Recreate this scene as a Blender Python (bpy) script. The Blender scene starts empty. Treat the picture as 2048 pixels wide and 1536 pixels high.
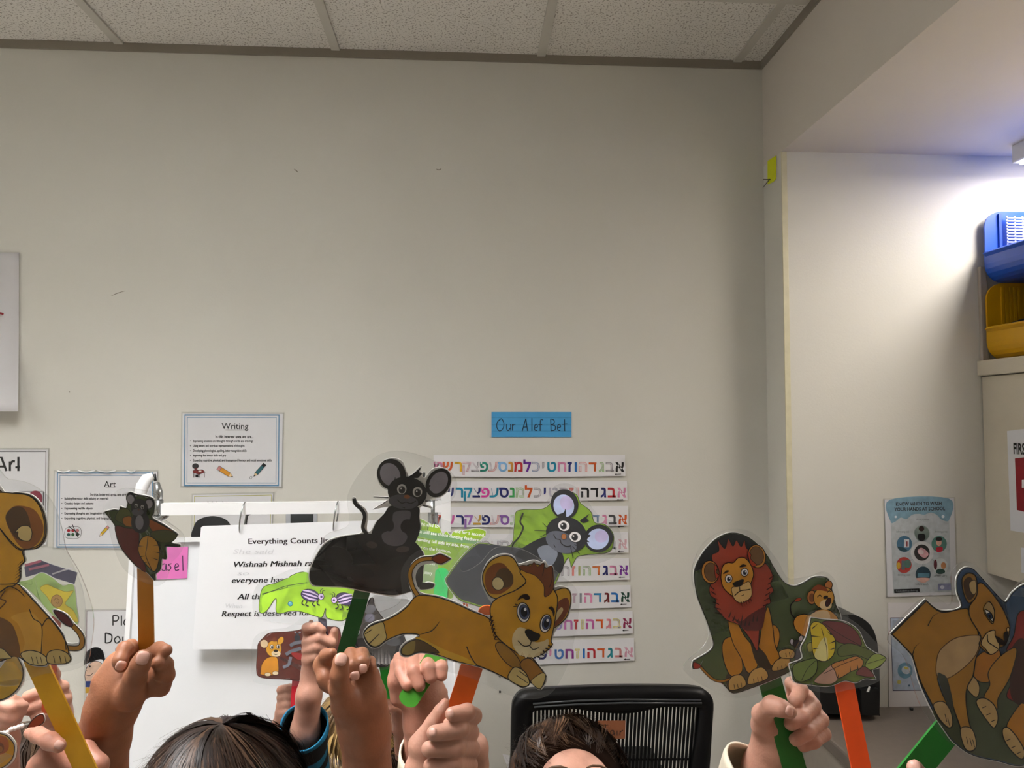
import bpy, bmesh, math, random
import numpy as np
from mathutils import Vector, Matrix
from mathutils.bvhtree import BVHTree

random.seed(7); rng = np.random.default_rng(7)
SC = bpy.context.scene
COL = SC.collection

# ------------------------------------------------------------------ camera
W, H, F = 2048, 1536, 1540.0
CZ = 1.38
YAW, PITCH = math.radians(3.5), math.radians(2.7)
FWD = Vector((math.sin(YAW)*math.cos(PITCH), math.cos(YAW)*math.cos(PITCH), math.sin(PITCH)))
RGT = Vector((math.cos(YAW), -math.sin(YAW), 0))
UPV = RGT.cross(FWD)
CAM = Vector((0, 0, CZ))
cd = bpy.data.cameras.new('camera'); cd.sensor_width = 36; cd.lens = F/W*36; cd.clip_start = 0.02
cam = bpy.data.objects.new('camera', cd); COL.objects.link(cam)
cam.matrix_world = Matrix(((RGT.x, UPV.x, -FWD.x, CAM.x), (RGT.y, UPV.y, -FWD.y, CAM.y), (RGT.z, UPV.z, -FWD.z, CAM.z), (0, 0, 0, 1)))
SC.camera = cam

# ------------------------------------------------------------------ light and exposure
wd = bpy.data.worlds.new('world'); SC.world = wd; wd.use_nodes = True
wd.node_tree.nodes['Background'].inputs[0].default_value = (0.9, 0.95, 1, 1)
wd.node_tree.nodes['Background'].inputs[1].default_value = 0.05
LDEEP = .069; TROFFER = 27        # depth of the added cutoff blades; radiance of the ceiling light diffusers
ALCOVE = 20.0        # radiance of the alcove strip light
vs = SC.view_settings
vs.view_transform = 'Standard'; vs.look = 'None'; vs.gamma = 1; vs.use_curve_mapping = False
vs.exposure = 0.34
SC.cycles.transparent_max_bounces = 32
SC.cycles.max_bounces = 8

# ------------------------------------------------------------------ helpers
WLOC = {}
def ray(px, py):
    return FWD*F + RGT*(px-W/2) - UPV*(py-H/2)
def at(px, py, Y):
    d = ray(px, py)
    return CAM + d*(Y/d.y)

def lin(hexs):
    hexs = hexs.lstrip('#')
    c = [int(hexs[i:i+2], 16)/255 for i in (0, 2, 4)]
    return [(x/12.92 if x <= .04045 else ((x+.055)/1.055)**2.4) for x in c] + [1]

MATS = {}
def mat(col, rough=.6, wash=0.0, scale=40, metal=0, spec=.4, emit=0, bump=0, bscale=300, sss=0, name=None, coat=0):
    key = (col, rough, wash, scale, metal, spec, emit, bump, bscale, sss, coat)
    if key in MATS: return MATS[key]
    m = bpy.data.materials.new(name or ('paint_'+col.strip('#'))); m.use_nodes = True
    nt = m.node_tree; b = nt.nodes['Principled BSDF']
    b.inputs['Base Color'].default_value = lin(col); b.inputs['Roughness'].default_value = rough
    b.inputs['Metallic'].default_value = metal; b.inputs['Specular IOR Level'].default_value = spec
    b.inputs['Coat Weight'].default_value = coat
    tc = nt.nodes.new('ShaderNodeTexCoord')
    if wash:
        n = nt.nodes.new('ShaderNodeTexNoise'); n.inputs['Scale'].default_value = scale; n.inputs['Detail'].default_value = 4
        nt.links.new(tc.outputs['Object'], n.inputs['Vector'])
        mr = nt.nodes.new('ShaderNodeMapRange'); mr.inputs[1].default_value = .3; mr.inputs[2].default_value = .7
        mr.inputs[3].default_value = 1-wash; mr.inputs[4].default_value = 1+wash*.6
        nt.links.new(n.outputs['Fac'], mr.inputs[0])
        mx = nt.nodes.new('ShaderNodeMix'); mx.data_type = 'RGBA'; mx.blend_type = 'MULTIPLY'; mx.inputs[0].default_value = 1
        mx.inputs[6].default_value = lin(col)
        cc = nt.nodes.new('ShaderNodeCombineColor')
        for i in range(3): nt.links.new(mr.outputs[0], cc.inputs[i])
        nt.links.new(cc.outputs[0], mx.inputs[7]); nt.links.new(mx.outputs[2], b.inputs['Base Color'])
    if bump:
        n2 = nt.nodes.new('ShaderNodeTexNoise'); n2.inputs['Scale'].default_value = bscale; n2.inputs['Detail'].default_value = 3
        nt.links.new(tc.outputs['Object'], n2.inputs['Vector'])
        bp = nt.nodes.new('ShaderNodeBump'); bp.inputs['Strength'].default_value = bump; bp.inputs['Distance'].default_value = .002
        nt.links.new(n2.outputs['Fac'], bp.inputs['Height']); nt.links.new(bp.outputs[0], b.inputs['Normal'])
    if emit:
        b.inputs['Emission Color'].default_value = lin(col); b.inputs['Emission Strength'].default_value = emit
    if sss:
        b.inputs['Subsurface Weight'].default_value = sss; b.inputs['Subsurface Radius'].default_value = (1, .35, .2); b.inputs['Subsurface Scale'].default_value = .006
    MATS[key] = m
    return m

def film_mat(name, milk=.024, gloss=.055, rough=.12):
    m = bpy.data.materials.new(name); m.use_nodes = True; nt = m.node_tree; nt.nodes.clear()
    out = nt.nodes.new('ShaderNodeOutputMaterial')
    tr = nt.nodes.new('ShaderNodeBsdfTransparent'); tr.inputs[0].default_value = (.965, .97, .97, 1)
    df = nt.nodes.new('ShaderNodeBsdfDiffuse'); df.inputs[0].default_value = (.8, .82, .83, 1)
    gl = nt.nodes.new('ShaderNodeBsdfGlossy'); gl.inputs['Roughness'].default_value = rough
    fr = nt.nodes.new('ShaderNodeFresnel'); fr.inputs[0].default_value = 1.4
    tc = nt.nodes.new('ShaderNodeTexCoord'); nz = nt.nodes.new('ShaderNodeTexNoise'); nz.inputs['Scale'].default_value = 22
    bp = nt.nodes.new('ShaderNodeBump'); bp.inputs['Strength'].default_value = .5; bp.inputs['Distance'].default_value = .004
    nt.links.new(tc.outputs['Object'], nz.inputs['Vector']); nt.links.new(nz.outputs['Fac'], bp.inputs['Height'])
    nt.links.new(bp.outputs[0], gl.inputs['Normal']); nt.links.new(bp.outputs[0], fr.inputs['Normal'])
    m1 = nt.nodes.new('ShaderNodeMixShader'); m1.inputs[0].default_value = milk
    nt.links.new(tr.outputs[0], m1.inputs[1]); nt.links.new(df.outputs[0], m1.inputs[2])
    mm = nt.nodes.new('ShaderNodeMath'); mm.operation = 'MULTIPLY'; mm.inputs[1].default_value = .42
    nt.links.new(fr.outputs[0], mm.inputs[0])
    m2 = nt.nodes.new('ShaderNodeMixShader'); nt.links.new(mm.outputs[0], m2.inputs[0])
    nt.links.new(m1.outputs[0], m2.inputs[1]); nt.links.new(gl.outputs[0], m2.inputs[2])
    nt.links.new(m2.outputs[0], out.inputs[0])
    return m
FILM = film_mat('clear_laminate_film')

def tag(o, label=None, cat=None, group=None, kind=None):
    if label: o['label'] = label
    if cat: o['category'] = cat
    if group: o['group'] = group
    if kind: o['kind'] = kind
    return o

def empty(name, loc, label, cat, group=None):
    o = bpy.data.objects.new(name, None); COL.objects.link(o); o.location = loc; o.empty_display_size = .03
    WLOC[o] = Vector(loc)
    return tag(o, label, cat, group)

def mk(name, verts, faces, mats, parent=None, midx=None, smooth=False):
    verts = [Vector(v) for v in verts]
    org = Vector((0, 0, 0))
    if parent is None and verts:
        xs = [v.x for v in verts]; ys = [v.y for v in verts]; zs = [v.z for v in verts]
        org = Vector(((min(xs)+max(xs))/2, (min(ys)+max(ys))/2, min(zs)))
    me = bpy.data.meshes.new(name)
    me.from_pydata([tuple(v-org) for v in verts], [], faces)
    if not isinstance(mats, (list, tuple)): mats = [mats]
    for m in mats: me.materials.append(m)
    if midx is not None: me.polygons.foreach_set('material_index', midx)
    if smooth: me.polygons.foreach_set('use_smooth', [True]*len(me.polygons))
    me.update()
    o = bpy.data.objects.new(name, me); COL.objects.link(o)
    if parent is not None:
        o.parent = parent; o.location = -WLOC[parent]; WLOC[o] = Vector((0, 0, 0))
    else:
        o.location = org; WLOC[o] = org
    return o

def bm_out(bm):
    vs_ = [v.co.copy() for v in bm.verts]; bm.verts.index_update()
    fs = [[v.index for v in f.verts] for f in bm.faces]
    bm.free(); return vs_, fs

def box(name, x, y, z, m, parent=None, bev=0, seg=2, smooth=False):
    bm = bmesh.new(); bmesh.ops.create_cube(bm, size=1)
    for v in bm.verts:
        v.co = Vector((x[0]+(v.co.x+.5)*(x[1]-x[0]), y[0]+(v.co.y+.5)*(y[1]-y[0]), z[0]+(v.co.z+.5)*(z[1]-z[0])))
    if bev: bmesh.ops.bevel(bm, geom=bm.edges[:], offset=bev, segments=seg, profile=.5, affect='EDGES')
    v, f = bm_out(bm)
    return mk(name, v, f, m, parent, smooth=smooth)

def tube_geo(path, rads, n=12, caps=True, close=False, flat=1.0):
    path = [Vector(p) for p in path]; V = []; Fc = []
    N = len(path)
    t0 = (path[1]-path[0]).normalized(); ref = Vector((0, -1, 0)) if abs(t0.y) < .9 else Vector((1, 0, 0))
    for i, p in enumerate(path):
        if close: t = (path[(i+1) % N]-path[i-1]).normalized()
        else: t = (path[min(i+1, N-1)]-path[max(i-1, 0)]).normalized()
        a = (ref-t*ref.dot(t)).normalized(); b = t.cross(a); ref = a
        r = rads[i] if isinstance(rads, (list, tuple)) else rads
        for k in range(n):
            an = 2*math.pi*k/n
            V.append(p+a*math.cos(an)*r*flat+b*math.sin(an)*r)
    for i in range(N if close else N-1):
        for k in range(n):
            j = (i+1) % N
            Fc.append([i*n+k, i*n+(k+1) % n, j*n+(k+1) % n, j*n+k])
    if caps and not close:
        Fc.append(list(range(n))[::-1]); Fc.append([(N-1)*n+k for k in range(n)])
    return V, Fc
def tube(name, path, rads, m, parent=None, n=12, close=False, caps=True, flat=1.0):
    v, f = tube_geo(path, rads, n, caps, close, flat)
    return mk(name, v, f, m, parent, smooth=True)

def join(parts):
    V, Fc = [], []
    for v, f in parts:
        o = len(V); V += list(v); Fc += [[i+o for i in q] for q in f]
    return V, Fc

# ------------------------------------------------------------------ flat prints on a real plane
class Plane:
    def __init__(s, px, py, Y, tilt=0, turn=0):
        s.n = Vector((math.tan(math.radians(turn)), -1, math.tan(math.radians(tilt)))).normalized()
        s.c = at(px, py, Y)
    def pt(s, px, py, off=0):
        d = ray(px, py); t = (s.c-CAM).dot(s.n)/d.dot(s.n)
        return CAM+d*t+s.n*off
class XPlane(Plane):
    def __init__(s, X, n=-1):
        s.n = Vector((n, 0, 0)); s.c = Vector((X, 0, 0))

def spline(pts, closed=True, k=6):
    n = len(pts); out = []
    rng_ = range(n) if closed else range(n-1)
    for i in rng_:
        if closed: p0, p1, p2, p3 = pts[i-1], pts[i], pts[(i+1) % n], pts[(i+2) % n]
        else: p0, p1, p2, p3 = pts[max(i-1, 0)], pts[i], pts[i+1], pts[min(i+2, n-1)]
        if p1 == p2: continue
        for j in range(k):
            t = j/k
            out.append(tuple(.5*((2*b)+(-a+c)*t+(2*a-5*b+4*c-d)*t*t+(-a+3*b-3*c+d)*t**3) for a, b, c, d in zip(p0, p1, p2, p3)))
    if not closed: out.append(tuple(pts[-1]))
    return out

TXT = {}
def text_geo(s, shear=0, bold=0):
    if s == 'ד': return ([(.02, .60), (.02, .47), (.37, .47), (.37, 0), (.50, 0), (.50, .52), (.54, .52), (.54, .60)], [[0, 1, 2, 5, 6, 7], [2, 3, 4, 5]])
    key = (s, shear, bold)
    if key not in TXT:
        cu = bpy.data.curves.new('t', 'FONT'); cu.body = s; cu.size = 1; cu.shear = shear; cu.offset = bold; cu.resolution_u = 2
        o = bpy.data.objects.new('t', cu); me = bpy.data.meshes.new_from_object(o)
        TXT[key] = ([(v.co.x, v.co.y) for v in me.vertices], [list(p.vertices) for p in me.polygons])
        bpy.data.objects.remove(o); bpy.data.curves.remove(cu); bpy.data.meshes.remove(me)
    return TXT[key]

class Art:
    def __init__(s, plane, T=(0, 0, 1), base=3e-4, step=2.5e-5, wash=.16, rough=.55):
        s.p = plane; s.T = T; s.base = base; s.step = step; s.wash = wash; s.rough = rough
        s.v = []; s.f = []; s.mi = []; s.mats = []; s.lay = 0
    def m(s, col):
        mm = mat(col, s.rough, s.wash, 60) if isinstance(col, str) else col
        if mm not in s.mats: s.mats.append(mm)
        return s.mats.index(mm)
    def px(s, q): return (s.T[0]+q[0]/s.T[2], s.T[1]+q[1]/s.T[2])
    def _add(s, pts, faces, col):
        o = len(s.v); off = s.base+s.lay*s.step
        s.v += [s.p.pt(x, y, off) for x, y in pts]
        k = s.m(col)
        for fc in faces: s.f.append([i+o for i in fc]); s.mi.append(k)
        s.lay += 1
    def poly(s, pts, col, ol=None, w=1.6, sm=True):
        q = [s.px(p) for p in pts]
        if sm: q = spline(q)
        s._add(q, [list(range(len(q)))], col)
        if ol: s._ribbon(q, ol, w, True)
        return s
    def _ribbon(s, q, col, w, closed, taper=False):
        n = len(q); L = []
        if n < 2: return
        for i in range(n):
            a = q[i-1] if (closed or i > 0) else q[i]; b = q[(i+1) % n] if (closed or i < n-1) else q[i]
            dx, dy = b[0]-a[0], b[1]-a[1]; l = math.hypot(dx, dy) or 1
            ww = w/2
            if taper: ww *= max(.12, math.sin(math.pi*(i+.5)/n)) if taper == 2 else max(.1, 1-i/(n-1))
            L.append((q[i][0]-dy/l*ww, q[i][1]+dx/l*ww)); L.append((q[i][0]+dy/l*ww, q[i][1]-dx/l*ww))
        fs = []
        for i in range(n if closed else n-1):
            j = (i+1) % n; fs.append([2*i, 2*i+1, 2*j+1, 2*j])
        s._add(L, fs, col)
    def line(s, pts, col, w=1.6, sm=True, closed=False, taper=False):
        q = [s.px(p) for p in pts]
        if sm and len(q) > 2: q = spline(q, closed)
        s._ribbon(q, col, w, closed, taper); return s
    def ell(s, cx, cy, rx, ry, rot, col, ol=None, w=1.6, n=28):
        r = math.radians(rot); q = []
        for i in range(n):
            a = 2*math.pi*i/n; x, y = rx*math.cos(a), ry*math.sin(a)
            q.append(s.px((cx+x*math.cos(r)-y*math.sin(r), cy+x*math.sin(r)+y*math.cos(r))))
        s._add(q, [list(range(n))], col)
        if ol: s._ribbon(q, ol, w, True)
        return s
    def rect(s, x0, y0, x1, y1, col, ol=None, w=1.2):
        return s.poly([(x0, y0), (x1, y0), (x1, y1), (x0, y1)], col, ol, w, sm=False)
    def text(s, t, x, y, size, col, w=None, al='l', shear=0, bold=0, rot=0, sx=1):
        vv, ff = text_geo(t, shear, bold)
        if not vv: return s
        x0 = min(a for a, b in vv); x1 = max(a for a, b in vv)
        kx = size*sx
        if w: kx = w/(x1-x0)
        dx = {'l': 0, 'c': -(x0+x1)/2, 'r': -x1}[al]
        c, sn = math.cos(math.radians(rot)), math.sin(math.radians(rot)); q = []
        for a, b in vv:
            u, v = (a+dx)*kx, -b*size
            q.append(s.px((x+u*c-v*sn, y+u*sn+v*c)))
        s._add(q, ff, col); return s
    def build(s, name, parent): return mk(name, s.v, s.f, s.mats, parent, s.mi)

def slab(name, plane, pts, th, m, parent, T=(0, 0, 1), sm=True, front=0.0, k=6):
    q = [(T[0]+p[0]/T[2], T[1]+p[1]/T[2]) for p in pts]
    if sm: q = spline(q, True, k)
    n = len(q)
    A = [plane.pt(x, y, front) for x, y in q]; B = [a-plane.n*th for a in A]
    fs = [list(range(n)), [n+i for i in range(n)][::-1]]+[[i, n+i, n+(i+1) % n, (i+1) % n] for i in range(n)]
    return mk(name, A+B, fs, m, parent)

def grow(pts, d):
    n = len(pts); area = sum(pts[i][0]*pts[(i+1) % n][1]-pts[(i+1) % n][0]*pts[i][1] for i in range(n))
    sg = 1 if area > 0 else -1; out = []
    for i in range(n):
        a, b = pts[i-1], pts[(i+1) % n]; dx, dy = b[0]-a[0], b[1]-a[1]; l = math.hypot(dx, dy) or 1
        out.append((pts[i][0]+sg*dy/l*d, pts[i][1]-sg*dx/l*d))
    return out

# ------------------------------------------------------------------ signed-distance bodies
class Sdf:
    def __init__(s): s.p = []
    def cap(s, a, b, r1, r2, k=.003): s.p.append(('c', np.array(a), np.array(b), r1, r2, k)); return s
    def ell(s, c, r, k=.006, sub=False): s.p.append(('e', np.array(c), np.array(r), sub, 0, k)); return s
    def mesh(s, h):
        lo = np.min([np.minimum(p[1], p[2])-max(p[3], p[4]) if p[0] == 'c' else p[1]-p[2] for p in s.p if not (p[0] == 'e' and p[3])], axis=0)-3*h
        hi = np.max([np.maximum(p[1], p[2])+max(p[3], p[4]) if p[0] == 'c' else p[1]+p[2] for p in s.p if not (p[0] == 'e' and p[3])], axis=0)+3*h
        n = np.ceil((hi-lo)/h).astype(int)+1
        f = np.full(n, .05, np.float32)
        for t, a, b, r1, r2, k in s.p:
            if t == 'c': l = np.minimum(a-r1, b-r2); u = np.maximum(a+r1, b+r2)
            else: l = a-b; u = a+b
            m = k+2.5*h
            i0 = np.clip(np.floor((l-m-lo)/h).astype(int), 0, n-1); i1 = np.clip(np.ceil((u+m-lo)/h).astype(int)+1, 1, n)
            if np.any(i1 <= i0): continue
            X = [(lo[q]+h*np.arange(i0[q], i1[q])).astype(np.float32) for q in range(3)]
            gx, gy, gz = X[0][:, None, None], X[1][None, :, None], X[2][None, None, :]
            if t == 'c':
                ba = b-a; L2 = max(float(ba@ba), 1e-12)
                tt = np.clip(((gx-a[0])*ba[0]+(gy-a[1])*ba[1]+(gz-a[2])*ba[2])/L2, 0, 1)
                d = np.sqrt((gx-a[0]-tt*ba[0])**2+(gy-a[1]-tt*ba[1])**2+(gz-a[2]-tt*ba[2])**2)-(r1+(r2-r1)*tt)
            else:
                e0 = np.sqrt(((gx-a[0])/b[0])**2+((gy-a[1])/b[1])**2+((gz-a[2])/b[2])**2)
                e1 = np.sqrt(((gx-a[0])/b[0]**2)**2+((gy-a[1])/b[1]**2)**2+((gz-a[2])/b[2]**2)**2)+1e-9
                d = e0*(e0-1)/e1
            sl = tuple(slice(i0[q], i1[q]) for q in range(3)); g = f[sl]
            if t == 'e' and r1:
                hh = np.clip(.5-.5*(g+d)/k, 0, 1); f[sl] = g*(1-hh)-d*hh+k*hh*(1-hh)
            else:
                hh = np.clip(.5+.5*(g-d)/k, 0, 1); f[sl] = g*(1-hh)+d*hh-k*hh*(1-hh)
        return nets(f, lo, h)

def nets(f, lo, h):
    s = f < 0; nx, ny, nz = f.shape
    def cn(a, i, j, k): return a[i:nx-1+i, j:ny-1+j, k:nz-1+k]
    cnt = sum(cn(s, i, j, k).astype(np.int8) for i in (0, 1) for j in (0, 1) for k in (0, 1))
    act = (cnt > 0) & (cnt < 8); I, J, K = np.nonzero(act)
    idx = np.full(act.shape, -1, np.int64); idx[I, J, K] = np.arange(len(I))
    pos = np.zeros((len(I), 3)); num = np.zeros(len(I))
    C = [(0, 0, 0), (1, 0, 0), (0, 1, 0), (1, 1, 0), (0, 0, 1), (1, 0, 1), (0, 1, 1), (1, 1, 1)]
    for a in range(8):
        for b in range(a+1, 8):
            if sum(abs(C[a][q]-C[b][q]) for q in range(3)) != 1: continue
            fa = f[I+C[a][0], J+C[a][1], K+C[a][2]]; fb = f[I+C[b][0], J+C[b][1], K+C[b][2]]
            cr = (fa < 0) != (fb < 0); t = np.where(cr, fa/np.where(cr, fa-fb, 1), 0)
            for q in range(3): pos[:, q] += np.where(cr, C[a][q]+t*(C[b][q]-C[a][q]), 0)
            num += cr
    P = (pos/num[:, None]+np.stack([I, J, K], 1))*h+lo
    Q = []
    for ax in range(3):
        sl0 = [slice(None)]*3; sl1 = [slice(None)]*3; sl0[ax] = slice(0, -1); sl1[ax] = slice(1, None)
        A, B = s[tuple(sl0)], s[tuple(sl1)]
        e = np.nonzero(A != B); e = [x for x in e]; o1, o2 = [(1, 2), (2, 0), (0, 1)][ax]
        ok = (e[o1] > 0) & (e[o2] > 0) & (e[o1] < f.shape[o1]-1) & (e[o2] < f.shape[o2]-1); e = [x[ok] for x in e]
        ins = A[tuple(e)]
        qs = []
        for d1, d2 in ((-1, -1), (0, -1), (0, 0), (-1, 0)):
            g = [x.copy() for x in e]; g[o1] = g[o1]+d1; g[o2] = g[o2]+d2
            qs.append(idx[tuple(g)])
        q = np.stack(qs, 1); q[~ins] = q[~ins][:, ::-1]; Q.append(q)
    return P, np.concatenate(Q)

def npmesh(name, meshes, m, parent=None, smooth_it=1):
    off = 0; PV = []; QV = []
    for P, Q in meshes:
        for _ in range(smooth_it):
            acc = np.zeros_like(P); c = np.zeros(len(P))
            for a, b in ((0, 1), (1, 2), (2, 3), (3, 0)):
                np.add.at(acc, Q[:, a], P[Q[:, b]]); np.add.at(c, Q[:, a], 1)
                np.add.at(acc, Q[:, b], P[Q[:, a]]); np.add.at(c, Q[:, b], 1)
            P = .5*P+.5*acc/np.maximum(c, 1)[:, None]
        PV.append(P); QV.append(Q+off); off += len(P)
    P = np.concatenate(PV); Q = np.concatenate(QV)
    me = bpy.data.meshes.new(name)
    me.vertices.add(len(P)); me.vertices.foreach_set('co', P.astype(np.float32).ravel())
    me.loops.add(len(Q)*4); me.loops.foreach_set('vertex_index', Q.astype(np.int32).ravel())
    me.polygons.add(len(Q)); me.polygons.foreach_set('loop_start', np.arange(0, len(Q)*4, 4, dtype=np.int32))
    me.polygons.foreach_set('use_smooth', np.ones(len(Q), bool))
    me.materials.append(m); me.update(calc_edges=True); me.validate()
    o = bpy.data.objects.new(name, me); COL.objects.link(o)
    if parent is not None: o.parent = parent; o.location = -WLOC[parent]
    WLOC[o] = Vector((0, 0, 0)); return o

# ------------------------------------------------------------------ the room
PAINT = mat('#d3d1c9', .62, .025, 2.5, bump=.12, bscale=220, name='cream_wall_paint')
CEILZ = CZ+1.062; SOFZ = CZ+.751; XB = .8815; YB = 2.2; YA = 2.07; XR = 1.90; XL = -2.7; YF = -2.6
def st(o): return tag(o, kind='structure')
st(box('wall_back', (XL-.1, XB+.15), (YB, YB+.12), (0, CEILZ+.2), PAINT))
st(box('wall_left', (XL-.1, XL), (YF, YB), (0, CEILZ+.2), PAINT))
st(box('wall_front', (XL-.1, XR+.1), (YF-.1, YF), (0, CEILZ+.2), PAINT))
st(box('wall_right', (XR, XR+.1), (YF, YA), (0, CEILZ+.2), PAINT))
st(box('wall_alcove', (XB, XR+.1), (YA, YB+.12), (0, SOFZ), PAINT))
SOFF = mat('#cfc8bf', .7, .02, 3, bump=.12, bscale=200, name='soffit_paint')
st(box('wall_beam', (XB, XR+.1), (YF, YB+.12), (SOFZ, CEILZ+.2), SOFF))
st(box('floor', (XL-.1, XR+.1), (YF-.1, YB+.12), (-.1, 0), mat('#c0bab0', .4, .06, 6, name='vinyl_floor')))
# corner guard strip down the outer corner of the alcove wall
st(box('trim_1', (XB-.002, XB+.014), (YA-.003, YA+.001), (.02, SOFZ-.001), mat('#d3cdb0', .4, .08, 30, name='corner_guard'), bev=.0008))
# ceiling: plenum slab, tees and lay-in tiles
ceil = st(box('ceiling', (XL-.1, XB), (YF-.1, YB), (CEILZ+.12, CEILZ+.2), mat('#b9b4aa', .8, name='ceiling_slab')))
def tile_mat():
    m = mat('#e2e0dc', .9, .03, 5, bump=.5, bscale=160, name='mineral_fibre_tile'); nt = m.node_tree
    b = nt.nodes['Principled BSDF']; tc = nt.nodes.new('ShaderNodeTexCoord')
    v = nt.nodes.new('ShaderNodeTexNoise'); v.inputs['Scale'].default_value = 190; v.inputs['Detail'].default_value = 2
    nt.links.new(tc.outputs['Object'], v.inputs['Vector'])
    r = nt.nodes.new('ShaderNodeValToRGB'); r.color_ramp.elements[0].position = .36; r.color_ramp.elements[0].color = lin('#a8a39b')
    r.color_ramp.elements[1].position = .45; r.color_ramp.elements[1].color = lin('#e6e3de')
    nt.links.new(v.outputs['Fac'], r.inputs[0]); nt.links.new(r.outputs[0], b.inputs['Base Color'])
    return m
TILE = tile_mat(); TEE = mat('#c9c6be', .45, name='painted_steel_tee')
gx = [XL]+[x for x in [-.98-.606*2, -.98-.606, -.98, -.374, .22, .805]]+[XB]
gy = [YF]+[1.862-.61*k for k in range(7, -1, -1)]+[YB]
LIGHTS = [(3, 5), (3, 6), (0, 5), (0, 6), (3, 2), (3, 3)]
TW = .012
for i in range(len(gx)-1):
    for j in range(len(gy)-1):
        if (i, j) in LIGHTS or gy[j+1]-gy[j] < .03: continue
        box('ceiling_tile', (gx[i]+.002, gx[i+1]-.002), (gy[j]+.002, gy[j+1]-.002), (CEILZ+.006, CEILZ+.022), TILE, ceil)
for i, x in enumerate(gx[1:-1]):
    box('grid_tee', (x-TW, x+TW), (YF, YB), (CEILZ, CEILZ+.006), TEE, ceil)
for j, y in enumerate(gy[1:-1]):
    for i in range(len(gx)-1):
        if any((i, b) in LIGHTS and (i, b+1) in LIGHTS and abs(gy[b+1]-y) < .01 for b in range(len(gy)-1)): continue
        box('grid_tee', (gx[i]+TW, gx[i+1]-TW), (y-TW, y+TW), (CEILZ+.0005, CEILZ+.006), TEE, ceil)
box('wall_angle', (XL, XB), (YB-.006, YB), (CEILZ-.018, CEILZ+.006), mat('#8d867a', .5, name='wall_angle'), ceil)
box('wall_angle', (XB-.006, XB), (YF, YB-.006), (CEILZ-.018, CEILZ+.006), mat('#8d867a', .5, name='wall_angle'), ceil)

# ceiling troffers (all above the frame) and the alcove strip light
LENS = mat('#fdfbfb', .5, emit=TROFFER, name='lit_troffer_lens')
FIXTURE = mat('#c9c9c6', .35, name='fixture_metal')
for n, (i, j, lab) in enumerate(((3, 5, 'long recessed ceiling light with added blades above the raised puppets'), (0, 5, 'recessed ceiling light with added blades near the left wall'), (3, 2, 'recessed ceiling light with added blades behind the photographer'))):
    x0, x1, y0, y1 = gx[i]+TW, gx[i+1]-TW, gy[j]+TW, gy[j+2]-TW
    e = empty('ceiling_light', ((x0+x1)/2, (y0+y1)/2, CEILZ), lab, 'ceiling light', 'recessed troffers')
    b = .012; zt_ = CEILZ+.085
    for q in (((x0, x1), (y0, y0+b)), ((x0, x1), (y1-b, y1)), ((x0, x0+b), (y0+b, y1-b)), ((x1-b, x1), (y0+b, y1-b))): box('housing', q[0], q[1], (CEILZ, zt_), FIXTURE, e)
    for k in range(1, 4): xx = x0+(x1-x0)*k/4; box('cutoff_blade', (xx-.002, xx+.002), (y0+b, y1-b), (CEILZ+.004, CEILZ+.004+LDEEP), FIXTURE, e)  # unseen blades added under the lens to keep light off the upper wall
    for k in range(1, 10): yy = y0+(y1-y0)*k/10; box('cutoff_blade', (x0+b, x1-b), (yy-.002, yy+.002), (CEILZ+.004, CEILZ+.004+LDEEP), FIXTURE, e)
    ls = LENS if n == 0 else mat('#fdfbfb', .5, emit=TROFFER*(.85 if n == 1 else .04), name='troffer_lens_dim')
    box('diffuser', (x0+b, x1-b), (y0+b, y1-b), (CEILZ+.075, CEILZ+.085), ls, e)
e = empty('strip_light', (1.65, 1.4, SOFZ), 'surface-mounted strip light under the alcove soffit, above the bins', 'light')
d_ = ray(2024, 291); SX = d_.x*(SOFZ-CZ)/d_.z
box('housing', (SX, SX+.26), (.78, 1.99), (SOFZ-.05, SOFZ), mat('#d8d8d4', .4, name='light_housing'), e, bev=.004)
box('diffuser', (SX+.012, SX+.248), (.795, 1.975), (SOFZ-.056, SOFZ-.0495), mat('#fff6ea', .5, emit=ALCOVE, name='lit_strip_lens'), e)

# ------------------------------------------------------------------ things on the back wall
WALLP = Plane(1024, 768, YB-.0025); ALCP = Plane(1700, 1000, YA-.0025)
WHITE = mat('#e4e3e6', .5, .02, 8, name='white_paper')
def sheet(name, label, cat, pts, m=WHITE, plane=WALLP, film=4, group=None, th=.0008, T=(0, 0, 1), sm=False):
    c = plane.pt(*[sum(T[i]+p[i]/T[2] for p in pts)/len(pts) for i in (0, 1)])
    e = empty(name, c, label, cat, group)
    p = slab('paper', plane, pts, th, m, e, T, sm=sm)
    if film: slab('laminate', plane, grow(pts, film*T[2]), th+.0008, FILM, e, T, sm=sm, front=.0007)
    return e, p
BK = '#1b1a1c'
def art(plane, T=(0, 0, 1), **k): return Art(plane, T, **k)

# large sheet at the left edge, its lower edge curling off the wall
e = empty('paper_sheet', at(5, 830, 2.18), 'large white paper sheet at the left edge, bottom curling off the wall', 'paper')
V, Fc = [], []
for i in range(17):
    t = i/16; y = 505+t*318; dep = YB-.004-.03*max(0, t-.55)**1.5*3-(.02*math.sin((t-.86)/.14*1.5) if t > .86 else 0)
    for xx in (-330, 38+3*t*0-6*t*t*.3): V.append(at(xx, y, dep))
for i in range(16): Fc.append([2*i, 2*i+1, 2*i+3, 2*i+2])
p = mk('paper', V, Fc, WHITE, e, smooth=True)
so = p.modifiers.new('s', 'SOLIDIFY'); so.thickness = .0006
a = art(Plane(0, 632, YB-.012)); a.line([(-6, 640), (-5, 628), (2, 627), (7, 629)], '#9c1f2b', 4); a.build('lettering', p)

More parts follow.
